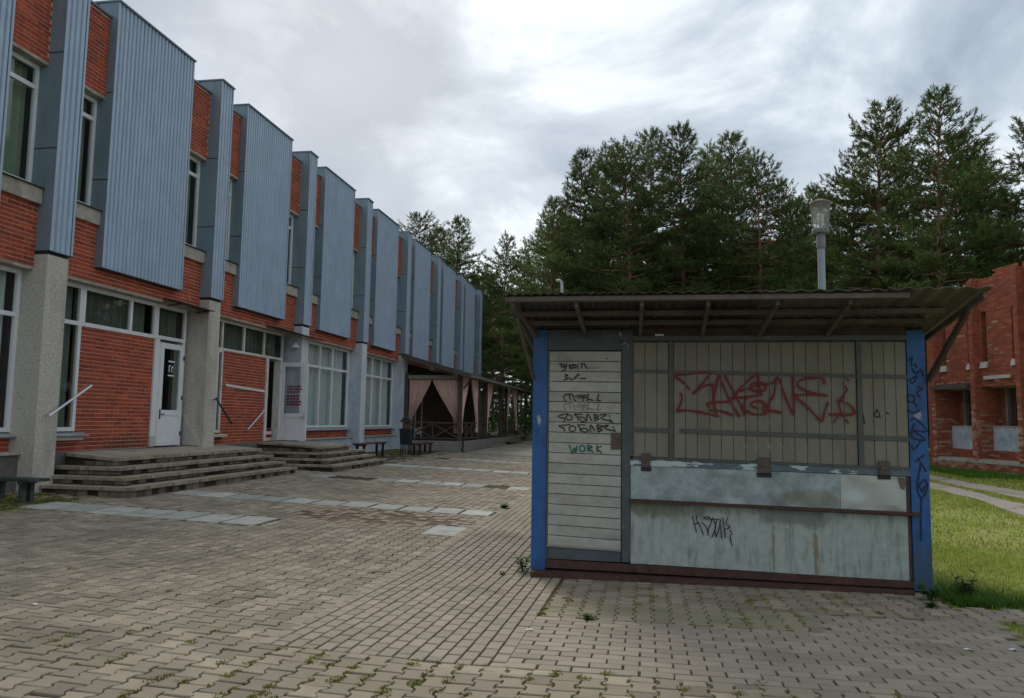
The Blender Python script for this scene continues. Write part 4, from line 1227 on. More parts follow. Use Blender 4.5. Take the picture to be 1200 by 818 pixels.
def corr(y0, y1, z0, z1, x, pitch=.114):
    mb = MB()
    n = max(1, round((y1-y0)/pitch))
    p = (y1-y0)/n
    prof = []
    for i in range(n):
        a = y0+i*p+(rr.uniform(-.004, .004) if i else 0)
        prof += [(a, x), (a+p*.50, x), (a+p*.56, x-.034), (a+p*.86, x-.034), (a+p*.96, x)]
    prof.append((y1, x))
    for (a, xa), (b, xb_) in zip(prof[:-1], prof[1:]):
        mb.poly([(xa, a, z0), (xb_, b, z0), (xb_, b, z1), (xa, a, z1)])
    mb.box(x-.05, x-.03, y0+.002, y1-.002, z0+.002, z1-.002)
    return mb
def panel(name, y0, y1, xf, z0=ZF, z1=9.57):
    f = part(name, corr(y0, y1, z0, z1, xf), 'panel_blue', BLD)
    s_ = MB()
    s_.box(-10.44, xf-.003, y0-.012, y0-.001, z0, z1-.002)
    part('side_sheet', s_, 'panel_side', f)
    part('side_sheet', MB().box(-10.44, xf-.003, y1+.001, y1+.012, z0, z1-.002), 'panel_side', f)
    sm = MB()
    for zs_ in (6.05+rr.uniform(-.1, .1), 7.75+rr.uniform(-.1, .1)):
        sm.box(-10.43, xf-.006, y0-.0155, y0-.0125, zs_, zs_+.018)
    part('lap_joint', sm, 'dark_metal', f)
    part('corner_flashing', MB().box(xf-.003, xf+.004, y0-.014, y0+.03, z0, z1-.003).box(xf-.003, xf+.004, y1-.03, y1+.014, z0, z1-.003), 'panel_blue', f)
    part('cap_flashing', MB().box(-10.75, xf+.035, y0-.03, y1+.03, z1, z1+.035), 'cap_metal', f)
    part('soffit_sheet', MB().box(-10.44, xf-.004, y0, y1, z0-.02, z0-.001), 'dark_metal', f)

# upper storey ------------------------------------------------------
def opening(y0, y1, k, side):
    """one gap between panels: brick above and below, window, concrete sill"""
    part('brick_backing', box(-10.46, XB-.005, y0, y1, 7.66, ZT-.02), 'mortar', BLD)
    brick_field(y0+.005, y1-.005, 7.668, ZT-.03, XB)
    part('lintel', box(-10.46, XB-.002, y0, y1, 7.605, 7.655), 'concrete_grey', BLD)
    part('coping', box(-10.7, XB+.045, y0-.0, y1, ZT-.018, ZT+.02), 'cap_metal', BLD)
    part('sill', MB().box(-10.46, -10.085, y0+.005, y1-.015, 5.143, 5.405), 'concrete_grey', BLD)
    part('sill_flashing', MB().hexa([(-10.44, y0+.003, 5.425), (-10.045, y0+.003, 5.408), (-10.045, y1-.005, 5.408), (-10.44, y1-.005, 5.425), (-10.44, y0+.003, 5.45), (-10.045, y0+.003, 5.422), (-10.045, y1-.005, 5.422), (-10.44, y1-.005, 5.45)]), 'dark_metal', BLD)
    cur = None
    if (k, side) in ((0, 'a'),):
        cur = ('curtain_green', y0+.1, y1-.05, 5.5)
    elif (k, side) == (0, 'b'):
        cur = ('curtain_green', y0+.42, y1-.03, 5.5)
    else:
        cur = ('curtain_green', y0+rr.uniform(.02, .2), y1-.03, 5.5)
    window(y0, y1, 5.47, 7.60, -10.33, (), 7.20, .075, curtain=cur)
for k in range(-2, 8):
    n = NK[k+2]
    panel('narrow_panel', n, n+.5, -9.88)
    if k == 7:
        break
    panel('wide_panel', n+1.43, n+3.95, -10.0)
    opening(n+.515, n+1.415, k, 'b')
    opening(n+3.965, n+PB-.015, k+1, 'a')
    part('wall', box(-10.46, -10.42, n+1.40, n+3.98, 4.6, 9.2), 'mortar', BLD)
    # spandrel brick band under the windows
    y0, y1 = n+.49, n+PB-.01
    part('brick_backing', box(-10.46, XB-.005, y0, y1, ZB+.02, 5.142), 'mortar', BLD)
    brick_field(y0+.004, y1-.004, ZB+.03, 5.142, XB, holes=[(n+1.5, n+3.9, 4.45, 6)])
    part('lintel', box(-10.46, XB-.012, y0, y1, ZB-.025, ZB+.019), 'concrete_grey', BLD, 'rusty concrete lintel edge')
# pillars ------------------------------------------------------------
for k in range(-2, 8):
    n = NK[k+2]
    zb = g(-10, n)-.1
    m_ = 'concrete_pebble' if k < 2 else 'pillar_paint'
    pl = part('pillar', box(-10.50, -9.915, n-.005, n+.475, zb, 4.285), m_, BLD)
    part('pillar_gap_shade', box(-10.48, -9.93, n+.012, n+.46, 4.286, 4.328), 'dark_metal', pl)  # recessed dark band standing in for the shaded gap above the pillar
    if k in (2, 3, 4):
        part('pillar_face', box(-9.9145, -9.909, n+.0, n+.47, .5, 4.28), 'pillar_white', pl, 'white painted pillar front')
    elif k >= 0 and k < 2:
        pass
# ground floor ---------------------------------------------------------
def base(y0, y1, material, ledge=True):
    part('plinth', box(-10.5, -10.20, y0, y1, -.1, .915), material, BLD)
    if ledge:
        part('plinth_ledge', box(-10.5, -10.14, y0, y1, .916, .965), 'concrete_grey', BLD)
def shopfront(n, material_plinth, curtain, first=0):
    y0, y1 = n+.475, n+PB-.005
    base(y0, y1, material_plinth)
    part('brick_backing', box(-10.5, XG+.02, y0, y1, .966, 1.19), 'mortar', BLD)
    brick_field(y0, y1, .97, 1.185, XG+.031)
    part('window_sill', MB().hexa([(XG-.02, y0, 1.255), (XG+.17, y0, 1.205), (XG+.17, y1, 1.205), (XG-.02, y1, 1.255), (XG-.02, y0, 1.275), (XG+.17, y0, 1.22), (XG+.17, y1, 1.22), (XG-.02, y1, 1.275)]), 'sill_metal', BLD)
    part('window_sill', box(XG-.02, XG+.10, y0, y1, 1.186, 1.203), 'plaster', BLD)
    ms = [n+1.46-.15, n+2.46, n+3.50]
    window(y0, y1, 1.285, 4.02, XG+.03, ms, 3.25, .075, curtain=(curtain, y0+.1, y1-.1, 1.3) if curtain else None, gl='glass_clear')
shopfront(NK[0], 'plinth_dark', 'curtain_white')
shopfront(NK[1], 'plinth_dark', 'curtain_white')
shopfront(NK[4], 'plinth_blue', 'curtain_white')
shopfront(NK[5], 'plinth_blue', 'curtain_white')
for k in (6, 7, 8):
    shopfront(NK[k], 'plinth_blue', None)
# two entrance bays
def infill(y0, y1, z0, z1):
    part('brick_backing', box(-10.6, XG-.006, y0, y1, z0, z1), 'mortar', BLD)
    brick_field(y0, y1, z0+.005, z1, XG)
n = NK[2]
y0, y1 = n+.475, n+PB-.005
base(y0, y1, 'plinth_dark', False)
part('threshold_wall', box(-10.6, XG-.011, y0, n+3.70, .85, 1.20), 'mortar', BLD)
brick_field(y0, n+1.53, .93, 1.12, XG)
window(y0, n+1.47, 1.285, 4.02, XG+.035, (), 3.285, .075, curtain=('curtain_dull', y0+.05, n+1.42, 1.3), label='tall white framed side window')
part('window_sill', MB().hexa([(XG-.02, y0, 1.25), (XG+.16, y0, 1.20), (XG+.16, n+1.72, 1.20), (XG-.02, n+1.72, 1.25), (XG-.02, y0, 1.27), (XG+.16, y0, 1.215), (XG+.16, n+1.72, 1.215), (XG-.02, n+1.72, 1.27)]), 'sill_metal', BLD)
part('window_sill', box(XG-.02, XG+.09, y0, n+1.64, 1.122, 1.19), 'plaster', BLD)
infill(n+1.52, n+3.695, .93, 3.25)
window(n+1.474, n+3.70, 3.252, 4.02, XG+.035, (n+2.87,), None, .075, curtain=('transom_reflection', n+1.5, n+3.6, 3.2))  # added grey sheet gives the glass its reflected tone
window(n+3.704, n+4.80, 3.262, 4.02, XG+.035, (), None, .075, curtain=('transom_reflection', n+3.8, n+4.75, 3.2))  # same added grey sheet behind the light over the door
part('door_jamb', MB().box(-10.6, XG+.03, n+3.71, n+3.87, 1.15, 3.258), 'white_pvc', BLD)
part('door_jamb', MB().box(-10.6, XG+.025, n+3.705, n+3.875, .93, 1.149), 'plaster', BLD, 'unpainted lower jamb')
part('door_jamb', MB().box(-10.6, XG+.03, n+4.71, n+4.80, .93, 3.258), 'white_pvc', BLD)
def leafdoor(hy, swing, label, sign, y_other=None):
    """white door with a tall glass light; built shut in the plane X=XG then, for the open one, at right angles"""
    w = .83
    def T(u, d, z):      # u along the leaf from the hinge, d thickness
        return (XG+.02+d, hy-u, z) if not swing else (XG+.02+u, hy-d, z)
    def B(mb, u0, u1, d0, d1, z0, z1):
        p = []
        for z in (z0, z1):
            p += [T(u0, d0, z), T(u1, d0, z), T(u1, d1, z), T(u0, d1, z)]
        return mb.hexa(p)
    z0, z1 = .945, 3.19
    mb = MB()
    B(mb, 0, .115, 0, .05, z0, z1); B(mb, w-.115, w, 0, .05, z0, z1)
    B(mb, .115, w-.115, 0, .05, z1-.12, z1); B(mb, .115, w-.115, 0, .05, z0, z0+.12); B(mb, .115, w-.115, 0, .05, 1.60, 1.72)
    d = part('door', mb, 'white_pvc', BLD, label)
    mb = MB()
    B(mb, .116, w-.116, .012, .036, z0+.121, 1.599)
    part('door_panel', mb, 'white_pvc', d)
    mb = MB()
    B(mb, .113, w-.113, .02, .026, 1.718, z1-.118)
    part('pane', mb, 'glass_clear' if swing else 'glass', d)
    mb = MB()
    B(mb, w-.085, w-.045, .05, .056, 1.52, 1.74); B(mb, w-.075, w-.06, .056, .09, 1.62, 1.64); B(mb, w-.19, w-.06, .082, .094, 1.62, 1.64)
    part('handle', mb, 'dark_metal' if not swing else 'steel_rail', d)
    mb = MB()
    for zq in (1.15, 1.95, 2.85):
        B(mb, -.025, .012, .045, .062, zq, zq+.10)
    part('hinge', mb, 'dark_metal', d)
    if sign == 'opening':
        mb = MB()
        B(mb, .30, .52, .0275, .029, 2.78, 2.815); B(mb, .30, .52, .0275, .029, 2.47, 2.50)
        B(mb, .33, .40, .0275, .029, 2.66, 2.69); B(mb, .37, .40, .0275, .029, 2.56, 2.66)
        B(mb, .43, .50, .0275, .029, 2.69, 2.715); B(mb, .47, .50, .0275, .029, 2.56, 2.69)
        part('notice', mb, 'white_pvc', d, 'small white notice with opening hours')
    else:
        mb = MB()
        rq = random.Random(3)
        for zq in (2.52, 2.44, 2.36, 2.24, 2.16, 2.08, 2.0):
            u = .2
            while u < .60:
                l = rq.uniform(.03, .09)
                B(mb, u, u+l, .0272, .0285, zq-.05, zq)
                u += l+.02
        part('notice', mb, 'spray_red', d, 'red lettering on the door glass')
    return d
leafdoor(n+4.70, False, 'closed white door with a dark glass light', 'opening')
# plaster scar at the foot of the second pillar, rusty sheet canopy over the closed door
mb = MB()
py = NK[3]
pts = [(-10.40, .93), (-9.98, .93), (-9.995, 1.05), (-10.06, 1.14), (-10.16, 1.22), (-10.23, 1.36), (-10.32, 1.5), (-10.40, 1.62)]
mb.poly([(x, py-.03, z) for x, z in pts])
for a, b in zip(pts, pts[1:]+pts[:1]):
    mb.poly([(a[0], py-.03, a[1]), (a[0], py-.004, a[1]), (b[0], py-.004, b[1]), (b[0], py-.03, b[1])])
part('plaster_patch', mb, 'plaster', BLD)
part('door_canopy', MB().hexa([(-10.16, n+3.55, 4.09), (-9.78, n+3.55, 4.03), (-9.78, n+4.93, 4.00), (-10.16, n+4.93, 4.06), (-10.16, n+3.55, 4.125), (-9.78, n+3.55, 4.05), (-9.78, n+4.93, 4.025), (-10.16, n+4.93, 4.10)]), 'rust', BLD, 'thin rusty sheet canopy over the closed door')
for yq in (n+3.7, n+4.8):
    part('canopy_bracket', MB().bar((-10.16, yq, 3.97), (-9.82, yq, 4.01), .03, .03), 'rust', BLD)
# second entrance
n = NK[3]
y0, y1 = n+.475, n+PB-.005
base(y0, y1, 'plinth_dark', False)
part('threshold_wall', box(-10.6, XG-.011, y0, n+3.86, .85, 1.10), 'mortar', BLD)
brick_field(y0, n+1.6, .93, 1.09, XG)
window(y0, n+1.52, 1.20, 3.25, XG+.03, (n+1.3,), None, .06, material='white_wood', label='narrow side window strip beside the pillar')
part('window_sill', box(XG-.02, XG+.16, y0, n+1.66, 1.10, 1.165), 'plaster', BLD)
infill(n+1.56, n+3.80, .93, 3.25)
window(y0, n+4.74, 3.252, 4.02, XG+.03, (n+1.45, n+2.52, n+3.62), None, .06, material='white_wood', curtain=('transom_reflection', y0+.1, n+4.6, 3.2))  # grey sheet added here too for the tone of the reflections
part('door_jamb', box(-10.6, XG+.03, n+3.81, n+3.92, .93, 3.25), 'white_wood', BLD)
part('door_jamb', box(-10.6, XG+.03, n+4.62, n+4.73, .93, 3.25), 'white_wood', BLD)
part('wooden_rail', MB().hexa([(XG+.002, n+1.72, 2.36), (XG+.03, n+1.72, 2.36), (XG+.03, n+3.76, 2.28), (XG+.002, n+3.76, 2.28), (XG+.002, n+1.72, 2.425), (XG+.03, n+1.72, 2.425), (XG+.03, n+3.76, 2.345), (XG+.002, n+3.76, 2.345)]), 'white_wood', BLD, 'pale wooden batten across the brick infill')
leafdoor(n+4.73, True, 'white glazed door standing open at right angles', 'red')
part('door_canopy', MB().hexa([(-10.16, n+3.2, 4.07), (-9.70, n+3.2, 4.00), (-9.62, n+5.9, 3.93), (-10.16, n+5.9, 4.02), (-10.16, n+3.2, 4.10), (-9.70, n+3.2, 4.02), (-9.62, n+5.9, 3.95), (-10.16, n+5.9, 4.05)]), 'dark_metal', BLD, 'dark sagging sheet canopy over the open door')
# wall lamp on the side of the third pillar
part('wall_lamp', MB().lathe([(.02, 3.78), (.05, 3.76), (.13, 3.66), (.13, 3.64)], (-10.05, NK[4]-.16), 10).box(-10.065, -10.035, NK[4]-.16, NK[4]-.006, 3.74, 3.77), 'white_pvc', BLD)
# handrails
def rail(p0, p1, out):
    mb = MB()
    a, b = Vector(p0), Vector(p1)
    mb.tube([a, b], .022, 8)
    for q in (.06, .94):
        c = a.lerp(b, q)
        mb.tube([c, c+Vector(out)], .012, 6)
    return mb
part('handrail', rail((-9.80, NK[2]-.02+.16, 1.56), (-9.80, NK[2]+1.10, 2.12), (-.11, 0, 0)), 'steel_rail', BLD, 'slanting steel handrail on the first pillar')
part('handrail', rail((-9.80, NK[3]+.28, 2.02), (-9.80, NK[3]+1.05, 1.42), (-.11, 0, 0)), 'dark_metal', BLD, 'dark slanting handrail on the second pillar')
part('handrail', rail((XG+.10, n+2.76, 1.26), (XG+.10, n+3.72, 1.84), (-.11, 0, 0)), 'steel_rail', BLD, 'white slanting handrail on the brick infill')
# bricks: the 300 that show largest singly, the others as one part
def bshow(b):
    p = proj(b[0], (b[1]+b[2])/2, (b[3]+b[4])/2)
    if p is None or not (-8 < p[0] < 1208 and -8 < p[1] < 826):
        return 0
    q0, q1 = proj(b[0], b[1], b[3]), proj(b[0], b[2], b[4])
    return abs(q0[0]-q1[0])*(b[4]-b[3])/p[2]
order = sorted(range(len(bricks)), key=lambda i: -bshow(bricks[i]))
ind = set(order[:300])
bm_cache = {}
rest = MB()
bw = wloc(BLD)
for i, (x, a, b, z0, z1) in enumerate(bricks):
    if i in ind:
        key = (round(b-a, 2), round(z1-z0, 3))
        if key not in bm_cache:
            hw, hh = key[0]/2, key[1]/2
            bm_cache[key] = mesh_from('brick', [(-.012, -hw, -hh), (0, -hw, -hh), (0, hw, -hh), (-.012, hw, -hh), (-.012, -hw, hh), (0, -hw, hh), (0, hw, hh), (-.012, hw, hh)], [(3, 2, 1, 0), (4, 5, 6, 7), (0, 1, 5, 4), (1, 2, 6, 5), (2, 3, 7, 6)])
        link('brick', bm_cache[key], 'brick_red', BLD, (x-bw.x, (a+b)/2-bw.y, (z0+z1)/2-bw.z))
    else:
        rest.box(x-.012, x, a, b, z0, z1, rr.uniform(.001, 1), skip=(5,))
part('brickwork', rest, 'brick_red', BLD, kind='stuff')

# things glimpsed in the doorway
dg = thing('display_rack', 'rack of colourful goods glimpsed inside the open doorway', 'rack', (-10.75, NK[3]+4.15, .93))
part('upright', MB().box(-10.80, -10.77, NK[3]+3.98, NK[3]+4.02, .92, 2.6).box(-10.80, -10.77, NK[3]+4.5, NK[3]+4.54, .92, 2.6), 'dark_wood', dg)
cols = ['spray_red', 'curtain_rose', 'lamp_lid', 'white_pvc', 'brick_red']
for i in range(12):
    zq = 1.7+.075*i*.8
    yq = NK[3]+4.0+.5*((i*.37) % 1)
    part('wreath', MB().tube([(-10.74, yq+.05*math.cos(a*.785), zq+.05*math.sin(a*.785)) for a in range(9)], .014, 6), cols[i % 5], dg)
cr = thing('crate', 'red and white crate on the floor inside the open doorway', 'crate', (-10.62, NK[3]+4.2, .93))
mb, mb2 = MB(), MB()
for q in range(4):
    (mb if q % 2 else mb2).box(-10.74, -10.5, NK[3]+4.0, NK[3]+4.45, .935+q*.09, 1.02+q*.09)
part('slat', mb, 'spray_red', cr)
part('slat', mb2, 'curtain_rose', cr)

# ================================================================== ENTRANCE STEPS
def steps(label, tiers, loc):
    o = thing('entrance_steps', label, 'steps', loc, None)
    prev_top = None
    for i, (x1, ya, yb, z1, z0) in enumerate(tiers):
        z0 -= .05 if i == len(tiers)-1 else 0
        x0 = -10.19 if i < 2 else -10.19
        yy0, yy1 = ya, yb
        nose = .055
        def lift(x, y, z, i=i, x1=x1):      # the landing rises a little to the threshold
            return (x, y, z+(.088*min(1, max(0, (x1-x)/1.2)) if i == 0 and z > z0+.02 else 0))
        st = part('step', MB().box(x0, x1-.10, yy0+.10, yy1-.0, z0-.012, z1-nose).map(lift), 'step_core_shade', o)
        part('tread', MB().box(x0, x1-.105, yy0+.105, yy1-.01, z1-nose+.001, z1-.002).map(lift), 'far_paving', st)
        # edging stones on the two open sides
        q = MB()
        rs = random.Random(i+5)
        y = yy0+.11
        while y < yy1-.02:
            l = .098
            q.box(x1-.10, x1+rs.uniform(-.006, .006), y+.003, min(y+l-.003, yy1), z1-nose+.002, z1+rs.uniform(-.004, .003), rs.uniform(.001, 1))
            y += l
        x = x1-.0
        while x > x0+.1:
            q.box(x-.098+.003, x-.003, yy0+rs.uniform(-.006, .006), yy0+.10, z1-nose+.002, z1+rs.uniform(-.004, .003), rs.uniform(.001, 1))
            x -= .098
        part('edging', q.map(lift), 'paver', st, kind='stuff')
        # riser blocks
        q = MB()
        y = yy0+.05
        h_ = z1-nose-.004
        while y < yy1-.02:
            if rs.random() > .24:
                q.box(x1-.105, x1-.062+rs.uniform(-.010, .010), y+.006, min(y+.192, yy1), z0+.006, h_-rs.choice([0, 0, .012]), rs.uniform(.001, 1))
            y += .2
        x = x1-.05
        while x > x0+.2:
            if rs.random() > .30:
                q.box(x-.192, x-.006, yy0+.062+rs.uniform(-.010, .010), yy0+.105, z0+.006, h_-rs.choice([0, 0, .012]), rs.uniform(.001, 1))
            x -= .2
        part('riser_block', q, 'riser_brick', st, kind='stuff')
    return o
steps('wide brick-edged steps below the closed white door', [(-9.12, 12.22, 17.5, .838, .700), (-8.82, 11.96, 17.52, .695, .560), (-8.52, 11.70, 17.55, .550, .425), (-8.22, 11.44, 17.58, .415, .20)], (-9, 13.5, .3))
steps('narrower brick-edged steps below the open glazed door', [(-8.40, 19.25, 21.5, .836, .700), (-8.15, 18.97, 22.0, .695, .560), (-7.90, 18.70, 22.2, .550, .425), (-7.60, 18.42, 22.3, .417, .20)], (-9, 20, .3))

# ================================================================== VERANDA
VE = thing('veranda', 'dark timber veranda with a lean-to roof at the far end of the blue panelled building', 'veranda', (-8.6, 38, .3))
VX, VY0, VY1 = -7.38, 31.05, 45.8
VZ = .74
part('deck', box(-9.9, VX-.04, VY0+.04, VY1, VZ-.1, VZ-.012), 'dark_wood', VE)
for i in range(5):
    zb = .25+i*.098
    part('board', MB().box(-9.88, VX, VY0, VY0+.025, zb, zb+.09), 'grey_wood', VE)
    part('board', MB().box(VX-.027, VX-.002, VY0+.028, VY1-4.6 if i < 2 else VY1, zb, zb+.09), 'grey_wood', VE)
part('corner_trim', box(VX-.06, VX+.012, VY0-.012, VY0+.06, .2, VZ), 'roof_edge', VE)
posts = [VY0+.10, 34.6, 36.4, 40.2, 42.0, VY1-.1]
for y in posts:
    part('post', box(VX-.20, VX-.04, y-.08, y+.08, VZ, 3.50), 'dark_wood', VE)
part('post', box(-9.86, -9.74, VY0+.02, VY0+.14, VZ, 3.55), 'dark_wood', VE)
part('beam', box(-9.88, VX-.0, VY0+.03, VY0+.15, 3.30, 3.45), 'grey_wood', VE)
part('beam', box(VX-.19, VX-.05, VY0-.2, VY1+.2, 3.46, 3.60), 'dark_wood', VE)
def vroof(x):
    return 4.26-(x+9.88)*.283
xa, xb_ = -9.90, -6.92
part('roof', MB().hexa([(xa, VY0-.5, vroof(xa)), (xb_, VY0-.5, vroof(xb_)), (xb_, VY1+.6, vroof(xb_)), (xa, VY1+.6, vroof(xa)), (xa, VY0-.5, vroof(xa)+.05), (xb_, VY0-.5, vroof(xb_)+.05), (xb_, VY1+.6, vroof(xb_)+.05), (xa, VY1+.6, vroof(xa)+.05)]), 'roof_felt', VE)
part('rake_board', MB().hexa([(xa, VY0-.54, vroof(xa)-.13), (xb_, VY0-.54, vroof(xb_)-.13), (xb_, VY0-.505, vroof(xb_)-.13), (xa, VY0-.505, vroof(xa)-.13), (xa, VY0-.54, vroof(xa)+.02), (xb_, VY0-.54, vroof(xb_)+.02), (xb_, VY0-.505, vroof(xb_)+.02), (xa, VY0-.505, vroof(xa)+.02)]), 'dark_wood', VE)
part('gutter', MB().box(xb_+.002, xb_+.06, VY0-.5, VY1+.6, vroof(xb_)-.06, vroof(xb_)+.0), 'roof_edge', VE)
part('eaves_board', MB().box(xb_-.03, xb_-.002, VY0-.5, VY1+.6, vroof(xb_)-.13, vroof(xb_)-.002), 'dark_wood', VE)
part('downpipe', MB().tube([(-7.0, VY0+.2, 3.34), (-7.2, VY0+.1, 3.1), (VX-.02+.06, VY0-.03, 2.9)], .035, 8).tube([(VX+.07, VY0-.05, .78), (VX+.08, VY0-.06, .55), (VX+.05, VY0-.05, .42), (VX+.09, VY0-.07, .30)], .04, 8), 'black_paint', VE)
for i in range(8):
    y = VY0+.3+i*2.05
    part('rafter', MB().bar((xa+.05, y, vroof(xa)-.07), (xb_-.06, y, vroof(xb_)-.07), .06, .12), 'dark_wood', VE)
def cross_rail(p0, p1, n):
    """top and bottom rail with n crossed panels between"""
    a, b = Vector(p0), Vector(p1)
    r_ = part('railing', MB().bar(a+Vector((0, 0, .74)), b+Vector((0, 0, .74)), .06, .055).bar(a+Vector((0, 0, .10)), b+Vector((0, 0, .10)), .05, .05), 'dark_wood', VE)
    for i in range(n):
        p, q = a.lerp(b, i/n), a.lerp(b, (i+1)/n)
        part('brace', MB().bar(p+Vector((0, 0, .13)), q+Vector((0, 0, .71)), .03, .045).bar(p+Vector((0, 0, .71)), q+Vector((0, 0, .13)), .026, .045), 'dark_wood', r_)
        if i:
            part('baluster', MB().bar(p+Vector((0, 0, .125)), p+Vector((0, 0, .71)), .05, .05), 'dark_wood', r_)
cross_rail((-9.72, VY0+.09, VZ), (VX-.21, VY0+.09, VZ), 2)
for a, b, n in ((posts[0], posts[1], 3), (posts[1], posts[2], 2), (posts[3], posts[4], 1), (posts[4], posts[5], 4)):
    cross_rail((VX-.12, a+.09, VZ), (VX-.12, b-.09, VZ), n)
part('step', MB().box(VX+.0, VX+.35, posts[2]+.9, posts[2]+3.4, .1, .42).box(VX+.352, VX+.7, posts[2]+.9, posts[2]+3.4, .1, .26), 'grey_wood', VE)
part('rear_wall', box(-9.905, -9.89, VY0+.9, VY1, VZ, 3.9), 'dark_wood', VE)
part('inner_frame', MB().box(-9.885, -9.865, 32.6, 32.7, VZ, 2.9).box(-9.885, -9.865, 33.6, 33.7, VZ, 2.9).box(-9.885, -9.865, 32.7, 33.6, 2.8, 2.9).box(-9.885, -9.865, 32.7, 33.6, .95, 1.25), 'white_wood', VE, 'white framed door glimpsed in the dark veranda')
def curtain(p_top0, p_top1, p_tie, zt, ztie, label, zbot=1.05):
    """a drape gathered to one side: full width at the rail, narrow at the tie"""
    a, b, c = Vector(p_top0), Vector(p_top1), Vector(p_tie)
    nu, nv = 40, 14
    mb = MB()
    P_ = {}
    d = (b-a).normalized()
    nrm = Vector((d.y, -d.x, 0))
    for j in range(nv+1):
        t = j/nv
        z = zt+(zbot-zt)*t
        tt = min(1, (zt-z)/(zt-ztie))
        sq = 1-.86*tt**1.15
        for i in range(nu+1):
            u = i/nu
            p = a.lerp(b, u)
            p = c+(p-c)*sq
            dep = .045*math.sin(u*2*math.pi*9)+.015*math.sin(u*41+j*.6)
            P_[i, j] = (p.x+nrm.x*dep, p.y+nrm.y*dep, z)
    for j in range(nv):
        for i in range(nu):
            mb.poly([P_[i, j], P_[i, j+1], P_[i+1, j+1], P_[i+1, j]])
    o = part('curtain', mb, 'curtain_rose', None, smooth=True)
    tagged(o, label, 'curtain', 'curtains tied back along the veranda')
    return o
curtain((-9.72, VY0+.2, 0), (-8.78, VY0+.2, 0), (-9.72, VY0+.2, 0), 3.28, 1.65, 'dusty pink curtain tied back beside the pale pillar on the veranda front')
curtain((-8.74, VY0+.2, 0), (VX-.22, VY0+.2, 0), (VX-.24, VY0+.2, 0), 3.28, 1.65, 'dusty pink curtain tied back against the veranda corner post')
cl = ['pink curtain first along the veranda side from its corner post', 'pink curtain second along the veranda side, tied to the middle posts', 'shaded pink curtain hanging between the middle veranda posts', 'narrow pink curtain beside the far veranda bay', 'last pink curtain at the far veranda end post']
for q, (y0_, y1_, yt) in enumerate(((posts[0]+.12, posts[0]+1.5, posts[0]+.12), (posts[1]-1.4, posts[1]-.1, posts[1]-.1), (posts[2]+.2, posts[2]+1.7, posts[2]+.2), (posts[4]+.12, posts[4]+1.5, posts[4]+.12), (posts[5]-1.7, posts[5]-.12, posts[5]-.12))):
    curtain((VX-.12, y0_, 0), (VX-.12, y1_, 0), (VX-.12, yt, 0), 3.4, 1.6, cl[q])

# ================================================================== BENCHES, BIN, LAMP
def bench(cx, cy, ang, length, label, top_m, leg_m, h=.44, slats=4, w=.40):
    z0 = g(cx, cy)
    o = thing('bench', label, 'bench', (cx, cy, z0))
    ca, sa = math.cos(ang), math.sin(ang)
    def T(x, y, z):
        return (cx+x*ca-y*sa, cy+x*sa+y*ca, z0+z)
    for i in range(slats):
        y = -w/2+w*(i+.5)/slats
        ww = w/slats*.42
        part('slat', box(-length/2, length/2, y-ww, y+ww, h-.045, h).map(T), top_m, o)
    for s_ in (-1, 1):
        x = s_*(length/2-.28)
        part('leg', MB().box(x-.04, x+.04, -w*.36, -w*.36+.07, -.02, h-.09).box(x-.04, x+.04, w*.36-.07, w*.36, -.02, h-.09).box(x-.045, x+.045, -w/2+.01, w/2-.01, h-.088, h-.047).map(T), leg_m, o)
    return o
bench(-9.50, 10.42, R(-3), 1.10, 'weathered dark green bench at the lower left beside the wide steps', 'bench_green', 'bench_green', .345, 3, .30)
bench(-8.95, 24.6, R(93), 2.7, 'brown bench between the narrower steps and the blue plinth', 'bench_brown', 'black_paint', .50)
bench(-8.30, 28.5, R(92), 2.2, 'small brown bench beside the black litter bin', 'bench_brown', 'black_paint', .42)
lb = thing('litter_bin', 'black litter bin on thin legs with a pitched lid before the veranda', 'bin', (-8.55, 27.2, .3))
bx, by, bz = -8.55, 27.2, g(-8.55, 27.2)
part('body', MB().hexa([(bx-.17, by-.15, bz+.36), (bx+.17, by-.15, bz+.36), (bx+.17, by+.15, bz+.36), (bx-.17, by+.15, bz+.36), (bx-.21, by-.18, bz+.95), (bx+.21, by-.18, bz+.95), (bx+.21, by+.18, bz+.95), (bx-.21, by+.18, bz+.95)]), 'black_paint', lb)
for sx in (-1, 1):
    for sy in (-1, 1):
        part('leg', MB().box(bx+sx*.15-.015, bx+sx*.15+.015, by+sy*.12-.015, by+sy*.12+.015, bz-.02, bz+.355), 'black_paint', lb)
part('insert', MB().box(bx-.12, bx+.12, by-.10, by+.10, bz+.952, bz+1.18), 'bench_brown', lb)
part('lid', MB().hexa([(bx-.22, by-.17, bz+1.19), (bx+.22, by-.17, bz+1.19), (bx+.22, by+.17, bz+1.19), (bx-.22, by+.17, bz+1.19), (bx-.04, by-.17, bz+1.37), (bx+.04, by-.17, bz+1.37), (bx+.04, by+.17, bz+1.37), (bx-.04, by+.17, bz+1.37)]), 'dark_metal', lb)

